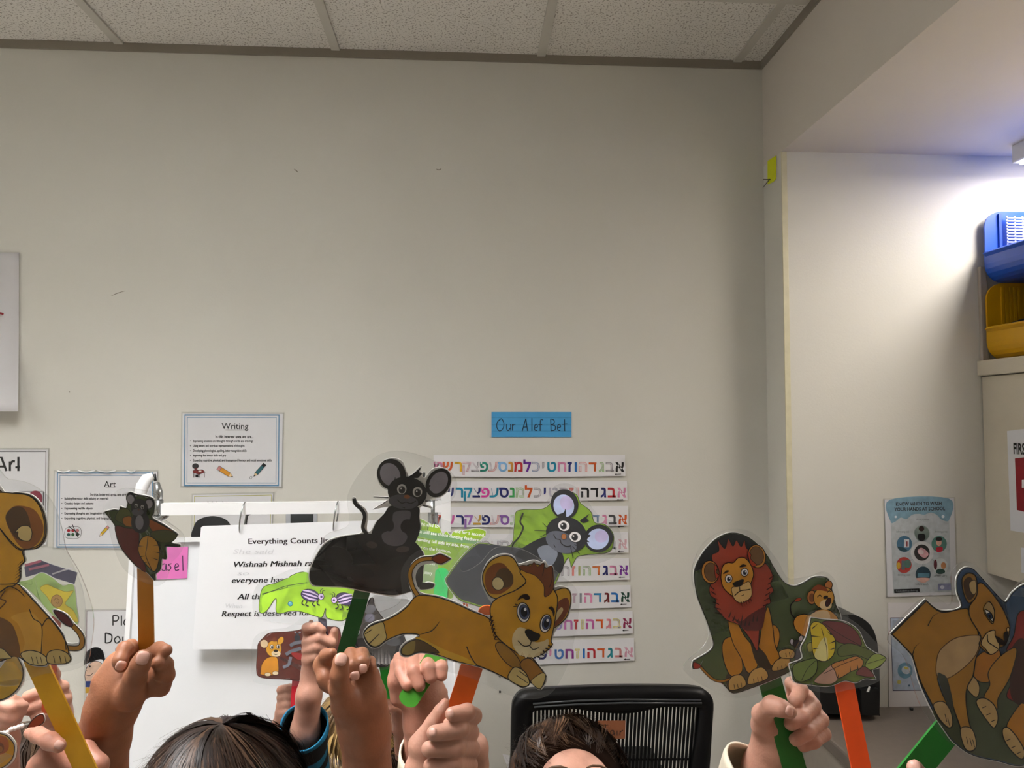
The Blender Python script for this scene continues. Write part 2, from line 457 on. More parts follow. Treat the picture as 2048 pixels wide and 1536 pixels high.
# Art card, half out of frame on the left
pts = [(-120, 899), (96, 899), (93, 1090), (-120, 1090)]
e, p = sheet('picture_card', 'white card reading Art with a black border, left edge', 'card', pts)
a = art(WALLP); a.line([(-110, 903), (92, 903), (90, 1084), (-110, 1084)], BK, 1.5, sm=False, closed=True)
a.line([(0, 942), (-3, 942)], BK, 4); a.line([(-14, 942), (-2, 915), (3, 915), (13, 942)], BK, 4.5, sm=False); a.line([(-8, 933), (8, 933)], BK, 4)
a.line([(20, 942), (20, 923)], BK, 4.5); a.line([(20, 930), (25, 923), (30, 923)], BK, 4.5)
a.line([(37, 942), (37, 914)], BK, 4.5); a.line([(31, 935), (40, 933)], BK, 4)
a.line([(38, 983), (87, 983), (86, 1080), (38, 1080)], BK, 2, sm=False, closed=True)
a.ell(70, 998, 15, 17, 20, '#8e1838'); a.ell(66, 1002, 10, 10, 0, '#d9a2ae')
a.build('printing', p)

def interest(name, label, pts, title, tx, lines, lx, ly, dy, sub, icons):
    e, p = sheet(name, label, 'poster', pts); a = art(WALLP)
    x0, y0 = pts[0]; x1, y1 = pts[2]
    for ins, w in ((5, 3.4), (10, 1.4)):
        a.line([(x0+ins, y0+ins-2), (x1-ins, y0+ins-2), (x1-ins-1, y1-ins+2), (x0+ins-1, y1-ins+2)], '#5f8fb4', w, sm=False, closed=True)
    a.text(title, tx, y0+31, 17, BK, al='c', bold=.008); a.line([(tx-19 if len(title) > 4 else tx-9, y0+33), (tx+20 if len(title) > 4 else tx+10, y0+33)], BK, 1)
    a.text('In this interest area we are...', tx-1, y0+49, 8.5, BK, w=76, al='c', bold=.02)
    for i, (s_, w) in enumerate(lines):
        a.ell(lx-5, ly+i*dy-2, .9, .9, 0, BK, n=8); a.text(s_, lx, ly+i*dy, 6.6, BK, w=w, bold=.018)
    icons(a); a.build('printing', p); return e
def pencil(a, x, y, L, w, ang, c1='#d2912c', c2='#c98a8a'):
    c, s_ = math.cos(math.radians(ang)), math.sin(math.radians(ang))
    f = lambda u, v: (x+u*c-v*s_, y+u*s_+v*c)
    a.poly([f(0, -w), f(L*.75, -w), f(L*.75, w), f(0, w)], c1, BK, .7, sm=False)
    a.poly([f(0, -w), f(L*.18, -w), f(L*.18, w), f(0, w)], c2, BK, .7, sm=False)
    a.poly([f(L*.75, -w), f(L, 0), f(L*.75, w)], '#e8c99a', BK, .7, sm=False); a.poly([f(L*.9, -w*.4), f(L, 0), f(L*.9, w*.4)], BK, sm=False)
def ic_write(a):
    a.ell(391, 932, 6.5, 5.5, 0, BK); a.rect(389, 936, 395, 944, '#7c3030')
    a.poly([(386, 941), (405, 939), (411, 944), (398, 949), (386, 945)], '#7d2f2c', BK, .8, sm=False); a.rect(397, 941, 403, 944, '#d8cfc8')
    for x in (388, 399, 409): a.line([(x, 946), (x, 955)], BK, 1.1)
    a.rect(391, 949, 397, 954, BK)
    pencil(a, 436, 935, 36, 4.2, 32); pencil(a, 530, 928, 34, 3.4, 132, '#356a72', BK); a.ell(502, 955, 3, 2, -45, '#dfe3e6', BK, .6)
interest('interest_poster', 'white Writing poster with a double blue border and pencil pictures', [(365, 827), (566, 828), (563, 974), (363, 972)], 'Writing', 470,
         [('Expressing emotions and thoughts through words and drawings', 120), ('Using letters and words as representations of thoughts', 103), ('Developing phonological, spelling, letter recognition skills', 107), ('Improving fine motor skills and grip', 66), ('Expanding cognitive, physical, and language and literacy, and social emotional skills', 157)],
         386, 884, 9.7, 0, ic_write)
def ic_art(a):
    a.poly([(133, 1056), (160, 1055), (159, 1075), (132, 1075)], '#d9dadd', BK, .6)
    for i, c in enumerate(('#a3202c', '#a8242e', '#b8757a', '#244f4c', '#2f5b36', '#26302b')): a.ell(137.5+(i % 3)*8.7, 1061+(i//3)*8, 3.4, 3.2, 0, c)
    a.line([(137, 1052), (160, 1069)], BK, 1.5); a.line([(145, 1049), (156, 1074)], BK, 1.5)
    pencil(a, 217, 1053, 27, 2.6, 132, '#c3a32f')
eart = interest('interest_poster', 'white Art poster with a double blue border and paint-box picture', [(110, 943), (314, 943), (310, 1097), (108, 1096)], 'Art', 220,
         [('Building fine motor skills utilizing art materials', 88), ('Creating designs and patterns', 58), ('Representing real life objects', 56), ('Expressing thoughts and imagination through art', 100), ('Expanding cognitive, physical, and language skills', 102)],
         129, 999, 9.9, 0, ic_art)
# highlights on the Art poster's curled laminate edge, modelled as white tubes
gl = mat('#ffffff', .15, spec=.8, name='white_laminate_highlight')
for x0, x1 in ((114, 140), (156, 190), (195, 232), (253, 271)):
    tube('laminate_highlight', [at(x0+(x1-x0)*k/8, 941+3*math.sin(k/8*math.pi), YB-.005-.004*math.sin(k/8*math.pi)) for k in range(9)], .0018, gl, eart, n=6)
# poster behind the easel with a yellow border
e, p = sheet('picture_card', 'yellow-bordered card with a black semicircle, behind the easel rail', 'card', [(386, 990), (546, 987), (540, 1130), (384, 1130)])
a = art(WALLP); a.line([(389, 993), (543, 990), (537, 1127), (387, 1127)], '#bdb978', 2, sm=False, closed=True)
a.text('Welcome', 415, 1015, 17, BK, w=74, bold=.02)
a.poly([(388, 1080), (388, 1052), (400, 1038), (425, 1032), (450, 1038), (462, 1053), (462, 1080)], '#15171b'); a.line([(495, 1027), (492, 1052)], BK, 3); a.line([(493, 1032), (503, 1027)], BK, 3)
a.build('printing', p)
e, p = sheet('picture_card', 'small grey card with a dark rectangle, behind the easel rail', 'card', [(572, 1022), (634, 1020), (634, 1075), (572, 1075)], mat('#b9bcc2', .4), film=2)
a = art(WALLP); a.rect(581, 1028, 627, 1070, '#23282a'); a.build('printing', p)
# Play Dough card
e, p = sheet('picture_card', 'Play Dough card with a drawn smiling black-haired face', 'card', [(173, 1221), (330, 1219), (330, 1420), (171, 1420)])
a = art(WALLP); a.line([(174, 1222), (328, 1220), (328, 1418), (172, 1418)], '#7a5560', 1.2, sm=False, closed=True)
def strokes(a, L, col, w):
    for q in L: a.line(q, col, w, sm=len(q) > 3)
# P l a y
strokes(a, [[(226, 1251), (226, 1231)], [(226, 1231), (235, 1232), (237, 1237), (233, 1242), (226, 1242)], [(243, 1251), (243, 1231)], [(257, 1240), (251, 1239), (248, 1246), (252, 1251), (257, 1248)], [(257, 1239), (257, 1251)], [(263, 1239), (268, 1251)], [(273, 1239), (266, 1258)],
            [(211, 1286), (211, 1266)], [(211, 1266), (222, 1269), (224, 1276), (221, 1284), (211, 1286)], [(234, 1273), (229, 1279), (233, 1286), (240, 1281), (238, 1274), (234, 1273)], [(246, 1273), (246, 1282), (250, 1286), (255, 1283)], [(256, 1273), (256, 1286)]], BK, 2.6)
a.text('gh', 262, 1286, 28, BK)
a.ell(192, 1352, 22, 30, 0, '#d9b7a0', BK, 1); a.poly([(168, 1330), (172, 1306), (190, 1294), (206, 1302), (211, 1330), (202, 1318), (172, 1328)], '#1d1d22')
a.ell(180, 1333, 2, 2, 0, BK); a.line([(174, 1335), (172, 1340), (175, 1342)], BK, 1); a.line([(173, 1350), (180, 1351), (186, 1346)], BK, 1.2)
a.poly([(171, 1362), (190, 1362), (186, 1374), (171, 1374)], '#25386f', sm=False); a.poly([(171, 1374), (184, 1375), (180, 1386), (171, 1386)], '#b8902f', sm=False)
a.poly([(219, 1330), (218, 1314), (229, 1306), (232, 1296), (240, 1302), (246, 1322)], '#5c1c30')
a.build('printing', p)
# blue sign
e, p = sheet('sign', 'blue sign handwritten Our Alef Bet on the wall', 'sign', [(983, 824), (1143, 824), (1143, 874), (983, 874)], mat('#4aa0d8', .5, .04, 30, name='blue_sentence_strip'), film=0, th=.0006)
a = art(WALLP, (820, 800, 4.2667))
for y in (152, 213, 265): a.line([(697, y), (1378, y)], '#3b83b4', .6)
HW = '#23384e'
strokes(a, [[(775, 160), (745, 190), (742, 235), (765, 265), (795, 240), (800, 195), (785, 163), (775, 160)], [(825, 205), (825, 245), (838, 262), (855, 240)], [(858, 205), (860, 262)], [(873, 205), (875, 262)], [(875, 225), (886, 208), (898, 212)],
            [(957, 267), (988, 160)], [(988, 160), (1003, 265)], [(966, 232), (1000, 230)], [(1040, 155), (1040, 264)], [(1062, 238), (1088, 230), (1080, 208), (1064, 220), (1065, 255), (1085, 262)], [(1110, 264), (1112, 185), (1122, 165), (1134, 172)], [(1095, 212), (1128, 210)],
            [(1200, 162), (1203, 264)], [(1200, 162), (1228, 172), (1228, 200), (1203, 210)], [(1203, 210), (1238, 222), (1236, 255), (1203, 264)], [(1258, 238), (1284, 230), (1276, 208), (1260, 220), (1262, 255), (1282, 262)], [(1318, 165), (1320, 266)], [(1300, 208), (1342, 205)]], HW, 1.7)
a.build('handwriting', p)
# Alef Bet strips
HEB = 'אבגדהוזחטיכלמנסעפצקרשת'
XC = [1790, 1705, 1635, 1558, 1478, 1415, 1362, 1297, 1210, 1137, 1075, 1000, 925, 858, 790, 707, 633, 557, 485, 412, 322, 240]
k_, gy_, pk, nv, tl, rd, og, pu, gn, ye, bl, br, lg, sk, ma = '#17171a', '#9a9aa0', '#d98bb0', '#252a6e', '#1f86a5', '#c03038', '#cf5a22', '#6a2f9c', '#3f9a55', '#d8cf62', '#2a6fb8', '#8d5a2a', '#9fc68a', '#d99a98', '#a8337c'
ROWS = [(911, 954, 1251, 943, [k_, gy_, lg, og, sk, bl, nv, pk, tl, gy_, '#8fa6c6', pu, rd, '#c08a3c', '#7fb0dc', sk, '#2c8a78', gy_, '#dcb0b8', '#d8a828', '#d06030', pk]),
        (963, 1002, 1255, 994, [pk, rd, nv, k_, k_, sk, '#d07068', '#b0a8b4', '#b8b4c4', nv, gy_, og, lg, gn, nv, tl, '#d0409a', nv, tl, tl, nv, nv]),
        (1013, 1053, 1257, 1048, [og, '#4a4a4e', pk, '#6c84a8', gn, ye, rd, bl, pu, nv, ma, lg, og, lg, '#8f63b0', sk, nv, '#c8a048', '#9c6cb8', nv, '#d868b0', '#c05848']),
        (1065, 1107, 1257, 1097, ['#dcb4bc', '#b4b4bc', '#b0a0c0', lg, sk, gy_, tl, bl]+[gy_]*14),
        (1117, 1161, 1259, 1149, ['#7c359c', pk, nv, '#c8703a', lg, '#c6cc88', '#d88078', gy_, gy_]+[tl]*13),
        (1171, 1216, 1262, 1203, ['#174034', bl, '#6c2626', '#2f7fb0', pk, '#909098', '#c0a4b4', gy_, tl]+[og]*13),
        (1223, 1269, 1266, 1255, ['#8e2a50', ye, '#d98890', og, '#c868a8', ye, rd, '#c070b0', '#9890c0', gy_]+[lg]*12),
        (1277, 1323, 1269, 1313, ['#d8a0b4', '#d89090', '#2a8894', og, rd, bl, ye, '#8a2f86', '#3a74c0', pk]+[nv]*12)]
ORD = ['topmost', 'second', 'third', 'fourth', 'fifth', 'sixth', 'seventh', 'lowest']
for r, (yt, yb, xr, ybase, cols) in enumerate(ROWS):
    tl_ = (r-1)*.9 if r < 3 else 4+(r-3)*1.6
    pts = [(xr-384, yt+tl_), (xr-1, yt-1), (xr, yb-2), (xr-192, yb+tl_*.5+1), (xr-383, yb+tl_)]
    e, p = sheet('letter_strip', '%s white strip of hand-coloured Hebrew letters below the blue sign' % ORD[r], 'letter strip', pts, mat('#e2e1e4', .5, .02, 8), Plane(1024, 768, YB-.006), film=0, group='Hebrew alphabet strips', th=.0006)
    a = art(Plane(1024, 768, YB-.006), wash=.3)
    for q, (ch, xz) in enumerate(zip(HEB, XC)):
        x = 820+xz/4.2667+(xr-1251)*(1-.5*q/22); y = ybase+(xr-x)/383*tl_
        dark = cols[q]
        a.text(ch, x, y, 30, dark, al='c', bold=.028)
        if cols[q] in (gy_, lg, sk, ye, '#dcb0b8', '#8fa6c6'): a.text(ch, x, y, 30, '#cdc6cc', al='c', bold=-.014)
    a.line([(xr-19, ybase+5.5), (xr-9, ybase+5)], k_, 1.1); a.poly([(xr-22, ybase+5.6), (xr-18, ybase+3.6), (xr-18, ybase+7.4)], k_, sm=False)
    a.build('letters', p)
# nail holes, scuffs
for px_, py_, lab in ((1000, 1353, 'upper'), (1000, 1384, 'lower')):
    c = at(px_, py_, YB-.004); tag(tube('wall_screw', [c, c+Vector((0, .006, 0))], .003, mat('#33302c', .5), n=10), '%s small dark screw in the wall below the letter strips' % lab, 'screw', 'wall screws')
sc_m = mat('#8b8478', .8, .2, 80)
for n_, q in enumerate(([(588, 338), (592, 341), (597, 345)], [(872, 338), (878, 340), (883, 337)], [(222, 592), (236, 586), (250, 582)], [(138, 783), (140, 785)])):
    a = art(Plane(1024, 768, YB-.0003)); a.line(q, sc_m, 2 if n_ < 2 else (1.6 if n_ == 2 else 3), taper=2); o = a.build('scuff_mark', None)
    tag(o, ['small dark scuff high on the wall, left of centre', 'small dark scuff high on the wall, above the blue sign', 'faint long smudge on the wall above the Art card', 'dark speck on the wall left of the Writing poster'][n_], 'scuff')
# white paper corner beside the chair
pl = Plane(1010, 1520, 2.16, tilt=6)
tag(slab('loose_paper', pl, [(1005, 1508), (1025, 1512), (1060, 1580), (1040, 1600)], .001, WHITE, None, sm=False), 'white paper corner sticking out left of the black chair', 'paper')

# yellow tag with a wire hook on the pilaster side
e = empty('tag_note', at(1543, 345, 2.11), 'yellow sticky tag with a wire hook on the beam corner', 'tag')
XP = XB-.002
def xp(px, py):
    d = ray(px, py); return CAM+d*(XP/d.x)
q = [xp(1535, 322), xp(1552, 311), xp(1552, 357), xp(1546, 364), xp(1535, 369)]
mk('note', q+[v+Vector((.001, 0, 0)) for v in q], [list(range(5)), list(range(5, 10))[::-1]]+[[i, 5+i, 5+(i+1) % 5, (i+1) % 5] for i in range(5)], mat('#d9e000', .5, .05, 50), e)
tube('hook', [xp(1541, 358)-Vector((.002, 0, 0)), xp(1537, 368)-Vector((.008, 0, 0)), xp(1531, 374)-Vector((.006, 0, 0)), xp(1526, 375)], .0012, mat('#6d6a60', .4, metal=.7), e, n=8)
tube('pin', [xp(1541, 359), xp(1541, 359)-Vector((.022, 0, 0))], .0012, mat('#6d6a60', .4, metal=.7), e, n=8)

# ------------------------------------------------------------------ alcove: posters, dispenser, cabinet, bins, counter
e, p = sheet('poster', 'hand-washing poster with circles around a washing-hands picture', 'poster', [(1769, 999), (1908, 996), (1914, 1189), (1775, 1194)], mat('#dcdce2', .35), ALCP, film=3)
a = art(ALCP, (1740, 960, 5.909)); g1 = '#bfc6cc'
a.poly([(235, 232), (930, 218), (955, 1320), (275, 1340)], g1, sm=False)
a.poly([(235, 232), (930, 218), (935, 470), (840, 465), (800, 420), (720, 385), (640, 410), (580, 400), (500, 410), (430, 460), (360, 445), (300, 490), (243, 490)], '#7fa6bd')
a.text('KNOW WHEN TO WASH', 575, 300, 58, BK, w=540, al='c', bold=.03, rot=-1); a.text('YOUR HANDS AT SCHOOL', 587, 362, 58, BK, w=600, al='c', bold=.03, rot=-1)
a.ell(303, 436, 14, 14, 0, '#e6eef2'); a.ell(862, 432, 18, 18, 0, '#e6eef2')
for x, y in ((615, 640), (410, 755), (815, 755), (400, 1005), (830, 1010), (625, 1120)): a.line([(615, 860), (x, y)], '#8e949b', .8)
a.ell(615, 860, 135, 135, 0, '#d9dadd'); a.ell(612, 858, 92, 96, 0, '#1c191c'); a.poly([(560, 840), (600, 800), (660, 830), (690, 880), (650, 920), (600, 900)], '#d9a3ab'); a.ell(600, 850, 35, 28, 20, '#e9d3d6')
for x, y, c in ((612, 630, '#8ea69c'), (405, 755, '#47708c'), (815, 755, '#55857c'), (400, 1005, '#b0413c'), (830, 1020, '#c9cfd0'), (625, 1115, '#2e4654')): a.ell(x, y, 90, 95, 0, c)
a.ell(606, 575, 32, 32, 0, '#2d1a18'); a.poly([(570, 640), (640, 640), (650, 690), (625, 720), (590, 720), (565, 690)], '#15161a')
a.rect(400, 700, 460, 795, '#d5d2d8'); a.rect(425, 725, 442, 785, '#8a3a3e'); a.poly([(325, 790), (400, 800), (440, 840), (360, 835)], '#23434e')
a.ell(812, 735, 32, 45, 0, '#d8aa98'); a.ell(812, 698, 40, 24, 0, '#1a181c'); a.poly([(780, 800), (850, 790), (850, 840), (790, 850)], '#b01f34')
a.rect(370, 950, 410, 1060, '#5f7076'); a.ell(335, 1010, 25, 40, 0, '#c7a03a'); a.ell(440, 990, 42, 50, 0, '#52756c')
a.ell(770, 1000, 20, 60, 0, '#5c2230'); a.ell(865, 1010, 30, 40, 0, '#c48a5e'); a.ell(830, 1080, 55, 30, 0, '#2f4d48')
a.rect(560, 1100, 700, 1150, '#5e8ca0'); a.poly([(545, 1160), (700, 1160), (650, 1210), (600, 1210)], '#d3a79c')
for x, y, s_ in ((620, 475, 'after using the bathroom'), (385, 620, 'before eating snack'), (835, 620, 'after blowing your nose'), (400, 1130, 'after playing outside'), (610, 1240, 'before lunch'), (830, 1140, 'after art')): a.text(s_, x, y, 34, '#6a6e74', w=150, al='c')
a.poly([(280, 1290), (580, 1280), (585, 1320), (285, 1335)], '#16171c', sm=False); a.text('handwashing', 300, 1320, 30, '#8e949b', w=260, rot=-2)
a.poly([(800, 1225), (950, 1220), (955, 1300), (800, 1305)], '#8387a8', sm=False); a.ell(850, 1265, 25, 22, 0, '#c7c9d8')
a.build('printing', p)
e, p = sheet('poster', 'pale blue poster with a round emblem, behind the lioness puppet', 'poster', [(1776, 1205), (2000, 1205), (2000, 1412), (1778, 1414)], mat('#dedadb', .5), ALCP, film=0)
a = art(ALCP); a.poly([(1781, 1236), (1990, 1234), (1990, 1379), (1786, 1381)], '#b6c3d6', '#3b3a58', 2, sm=False)
a.rect(1785, 1240, 1985, 1262, '#9fa9c0'); a.ell(1810, 1341, 15, 16, 0, '#6f9ab4'); a.ell(1812, 1340, 9, 8, 20, '#c4cfd8'); a.ell(1812, 1336, 5, 2.5, 20, '#c9bf62'); a.ell(1798, 1364, 4, 4, 0, '#c9c070'); a.ell(1818, 1371, 2, 2, 0, '#4c6c8c'); a.ell(1880, 1341, 15, 16, 0, '#6f9ab4')
a.build('printing', p)
# black dispenser
e = empty('soap_dispenser', at(1700, 1425, YA-.05), 'black wall-mounted dispenser with a rounded top, behind the leaf puppet', 'dispenser')
BLK = mat('#121314', .35, spec=.5, name='black_plastic')
pd = Plane(1700, 1330, YA-.095)
slab('cover', pd, [(1641, 1420), (1640, 1300), (1650, 1250), (1685, 1230), (1720, 1234), (1748, 1262), (1758, 1320), (1759, 1420), (1750, 1431), (1650, 1427)], .095, BLK, e)
slab('nozzle_block', Plane(1700, 1420, YA-.11), [(1722, 1380), (1757, 1378), (1758, 1428), (1724, 1430)], .06, BLK, e, sm=False)
slab('window_tab', Plane(1735, 1385, YA-.111), [(1738, 1372), (1741, 1374), (1738, 1384), (1733, 1384)], .001, mat('#e8e8e6', .4), e, sm=False)
# counter
CT = mat('#71675e', .5, .05, 60, name='grey_laminate')
e = empty('counter', (1.33, 1.8, 0), 'low grey laminate counter along the alcove wall', 'counter')
zc = at(1700, 1414, YA).z
box('worktop', (XB+.01, XR-.002), (1.5, YA-.001), (zc-.035, zc), CT, e, bev=.006)
box('base_cabinet', (XB+.03, XR-.005), (1.54, YA-.002), (0, zc-.035), mat('#9a9186', .5, .05, 40), e)
for k in range(2):
    x0 = XB+.04+k*.43; d_ = box('door', (x0, x0+.415), (1.522, 1.54), (.09, zc-.05), mat('#a89f92', .5, .04, 30), e, bev=.003)
    tube('handle', [(x0+.1, 1.522, zc-.1), (x0+.1, 1.5, zc-.1), (x0+.3, 1.5, zc-.1), (x0+.3, 1.522, zc-.1)], .005, mat('#b8b8b4', .3, metal=1), d_, n=8)
c = at(1823, 1424, YA-.03); c.z = zc
tag(tube('cup_hook_screw', [c, c+Vector((0, 0, .006))], .005, BLK, n=12), 'small dark stud on the grey counter beside the dispenser', 'stud')
# wall cabinet, its doors facing left
XC_ = at(1962, 760, YA).x
CAB = mat('#cbc3b2', .45, .02, 20, name='cream_laminate')
zt = at(1962, 752, YA).z; zb = at(1978, 1146, YA).z; zs = at(1955, 722, YA).z
e = empty('wall_cabinet', (1.57, 1.5, zb), 'cream wall cabinet at the right edge with a projecting top', 'cabinet')
box('body', (XC_+.018, XR-.001), (.9, YA-.001), (zb+.004, zt), mat('#8d7f70', .5, name='cabinet_carcass'), e)
for k, (y0, y1) in enumerate(((1.49, YA-.003), (.9, 1.486))):
    d_ = box('door', (XC_, XC_+.018), (y0, y1), (zb, zt-.002), CAB, e, bev=.002)
    tube('handle', [(XC_, y0+.04, zb+.06), (XC_-.022, y0+.04, zb+.06), (XC_-.022, y0+.04, zb+.16), (XC_, y0+.04, zb+.16)], .004, mat('#b8b8b4', .3, metal=1), d_, n=8)
box('top', (XC_-.012, XR-.001), (.88, YA-.001), (zt, zs), CAB, e, bev=.003)
# first aid sign on the cabinet door
xs_ = XPlane(XC_-.0012)
e = empty('sign', xs_.pt(2040, 1050), 'white sign reading FIRST with a red panel on the cabinet door', 'sign')
p = slab('paper', xs_, [(2014, 862), (2190, 840), (2196, 1090), (2021, 1061)], .0006, mat('#dcdde2', .4), e, sm=False)
a = art(xs_); a.poly([(2030, 917), (2160, 902), (2163, 1050), (2034, 1020)], '#8e1624', sm=False)
vv, ff = text_geo('FIRST AID', 0, .03)
o_ = len(a.v); k_i = a.m(BK)
tz = xs_.pt(2027, 907); hz = (xs_.pt(2027, 886).z-tz.z)/.7
a.v += [Vector((xs_.c.x-.0006, tz.y-vx*hz*.62, tz.z+vy*hz)) for vx, vy in vv]; a.f += [[i+o_ for i in q] for q in ff]; a.mi += [k_i]*len(ff)
a.lay += 5; a.poly([(2044, 960), (2110, 952), (2110, 972), (2044, 976)], '#e6e4e6', sm=False)
a.build('printing', p)
e = empty('sign', xs_.pt(2060, 1130), 'small white card at the bottom right of the cabinet door', 'card')
slab('paper', xs_, [(2042, 1095), (2120, 1105), (2120, 1165), (2043, 1145)], .0006, mat('#dcdde2', .4), e, sm=False)
# cable raceway left of the bins
tag(box('cable_raceway', (XC_-.003, XC_+.016), (YA-.014, YA-.001), (zs, at(1970, 535, YA).z), mat('#a49c92', .5), bev=.002), 'narrow grey cable cover on the wall left of the bins', 'cable cover')

def bin_(label, z0, z1, col, dark):
    x0, x1, y0, y1 = XC_+.004, XR-.03, 1.62, YA-.022
    e = empty('storage_bin', ((x0+x1)/2, (y0+y1)/2, z0), label, 'bin', 'stacking bins on the cabinet')
    h = z1-z0; r = .05; t = .006; m = mat(col, .3, .03, 20, spec=.5)
    # end panels with rounded front corners (profile in X-Z), base, back and a low front lip
    prof = []
    for cx, cz, a0 in ((x0+r, z1-r*.9, 90), (x0+r, z0+r, 180)):
        for k in range(7):
            an = math.radians(a0+k*15); prof.append((cx+r*math.cos(an), cz+r*(.9 if a0 == 90 else 1)*math.sin(an)))
    prof += [(x1, z0), (x1, z1)]
    for yy in (y0, y1-t):
        n = len(prof)
        mk('end_panel', [(x, yy, z) for x, z in prof]+[(x, yy+t, z) for x, z in prof], [list(range(n)), list(range(n, 2*n))[::-1]]+[[i, n+i, n+(i+1) % n, (i+1) % n] for i in range(n)], m, e)
    # curved front lip sweeping into the base
    sec = [(x0-.004, z0+h*.42), (x0-.008, z0+h*.40), (x0, z0+h*.36), (x0, z0+r)]+[(x0+r+r*math.cos(math.radians(180+15*k)), z0+r+r*math.sin(math.radians(180+15*k))) for k in range(1, 7)]+[(x1, z0)]
    ins = [(x+t, z+t*.4) for x, z in sec[:4]]+[(x+t*.6, z+t) for x, z in sec[4:]]
    loop = sec+ins[::-1]; n = len(loop)
    mk('front_and_base', [(x, y0+t, z) for x, z in loop]+[(x, y1-t, z) for x, z in loop], [list(range(n))[::-1], list(range(n, 2*n))]+[[i, (i+1) % n, n+(i+1) % n, n+i] for i in range(n)], m, e)
    box('back_panel', (x1-t, x1), (y0+t, y1-t), (z0, z1), m, e)
    if dark: box('rib', (x0+.038, x0+.046), (y1-t-.006, y1-t), (z0+h*.45, z1-.008), mat(dark, .4), e)
    else:
        for k in range(5): box('rib', (x0+.04+k*.012, x0+.047+k*.012), (y1-t-.004, y1-t), (z0+h*.3, z1-.012), m, e)
    return e, (x0, x1, y0, y1)
z1 = at(1972, 712, YA-.02).z
z2 = at(1972, 566, YA-.02).z; z3 = at(1972, 424, YA-.02).z
ey, by = bin_('yellow open-front bin under the blue bin on the cabinet', zs, z2-.001, '#cf9c0c', None)
eb, bb = bin_('blue open-front bin stacked on the yellow bin', z2, z3, '#0b49b4', '#0f3f9c')
# contents
slab_m = mat('#1d2233', .8, .3, 90)
cl = Sdf()
for k in range(8): cl.cap((XC_+.022+.016*k, 2.0-.028*k, zs+.083+.006*(k % 3)), (XC_+.12+.01*k, 1.97-.03*k, zs+.112+.008*(k % 2)), .011+.001*k, .016, .004)
tag(npmesh('folded_cloth', [cl.mesh(.005)], slab_m), 'dark navy cloth bundle inside the yellow bin', 'cloth')
e = empty('mesh_basket', (XC_+.16, 1.86, z2+.03), 'white mesh insert standing in the blue bin', 'basket')
wm = mat('#d9dce6', .4)
for k in range(12): tube('wire', [(XC_+.058, 2.028, z2+.085+k*.0085), (XC_+.25, 2.028, z2+.085+k*.0085)], .0026, wm, e, n=6)
for k in range(9): tube('wire', [(XC_+.06+k*.023, 2.030, z2+.07), (XC_+.06+k*.023, 2.030, z2+.185)], .0022, wm, e, n=6)
c = Vector((XC_+.075, 1.96, z2+.088)); v_, f_ = tube_geo([c+Vector((0, .03*math.cos(k/3), .006*math.sin(k*1.3))) for k in range(8)], [.008, .012, .013, .012, .012, .01, .008, .004], 8)
tag(mk('paper_tube', v_, f_, mat('#e8e8ea', .4), smooth=True), 'small white item lying in the blue bin', 'item')

# ------------------------------------------------------------------ easel with flip chart
YE = 1.70
e = empty('easel', at(560, 1700, 1.8)*1.0, 'white floor easel with a whiteboard panel and top rail', 'easel'); e.location.z = 0; WLOC[e] = Vector(e.location)
WM = mat('#f2f3f4', .3, name='white_enamel'); STL = mat('#a9acad', .25, metal=.9, name='brushed_steel')
def prism(name, A, B, w, h, m, par):   # rectangular bar from A to B (w vertical, h depth)
    A, B = Vector(A), Vector(B); up = Vector((0, 0, 1)); d = (B-A).normalized(); up = (up-d*up.dot(d)).normalized(); sd = d.cross(up)
    V = [p+up*w*su+sd*h*ss for p in (A, B) for su, ss in ((-.5, -.5), (.5, -.5), (.5, .5), (-.5, .5))]
    return mk(name, V, [[0, 1, 2, 3], [7, 6, 5, 4], [0, 4, 5, 1], [1, 5, 6, 2], [2, 6, 7, 3], [3, 7, 4, 0]], m, par)
prism('top_rail', at(325, 1018, YE), at(888, 1012, YE), .025, .02, WM, e)
# left clamp: steel post, cup and curved white arm
tube('post', [at(318, 1000, YE), at(316, 1020, YE), at(314, 1030, YE)], [.009, .01, .008], STL, e, n=14)
tube('post', [at(313, 965, YE), at(316, 985, YE), at(317, 1004, YE)], [.006, .010, .008], STL, e, n=14)
tube('cup', [at(306, 1034, YE), at(320, 1037, YE), at(332, 1031, YE), at(331, 1014, YE), at(330, 1009, YE)], [.006, .008, .007, .004, .003], STL, e, n=10)
tube('clamp_arm', [at(306, 952, YE), at(294, 957, YE-.005), at(285, 972, YE-.01), at(280, 990, YE-.012), at(277, 1010, YE-.012)], [.008, .012, .013, .012, .010], WM, e, n=12)
tube('clip', [at(309, 948, YE), at(311, 962, YE)], .003, mat('#222325', .4), e, n=8)
# right clamp and post
prism('upright', at(892, 985, YE-.005), at(892, 1062, YE-.005), .02, .018, WM, e)
tube('post', [at(866, 1000, YE), at(866, 1050, YE)], .011, STL, e, n=14)
tube('cup', [at(856, 1015, YE), at(878, 1010, YE)], [.009, .007], STL, e, n=10)
tube('clip', [at(848, 945, YE), at(847, 954, YE)], .003, mat('#3a3b3c', .4), e, n=8)
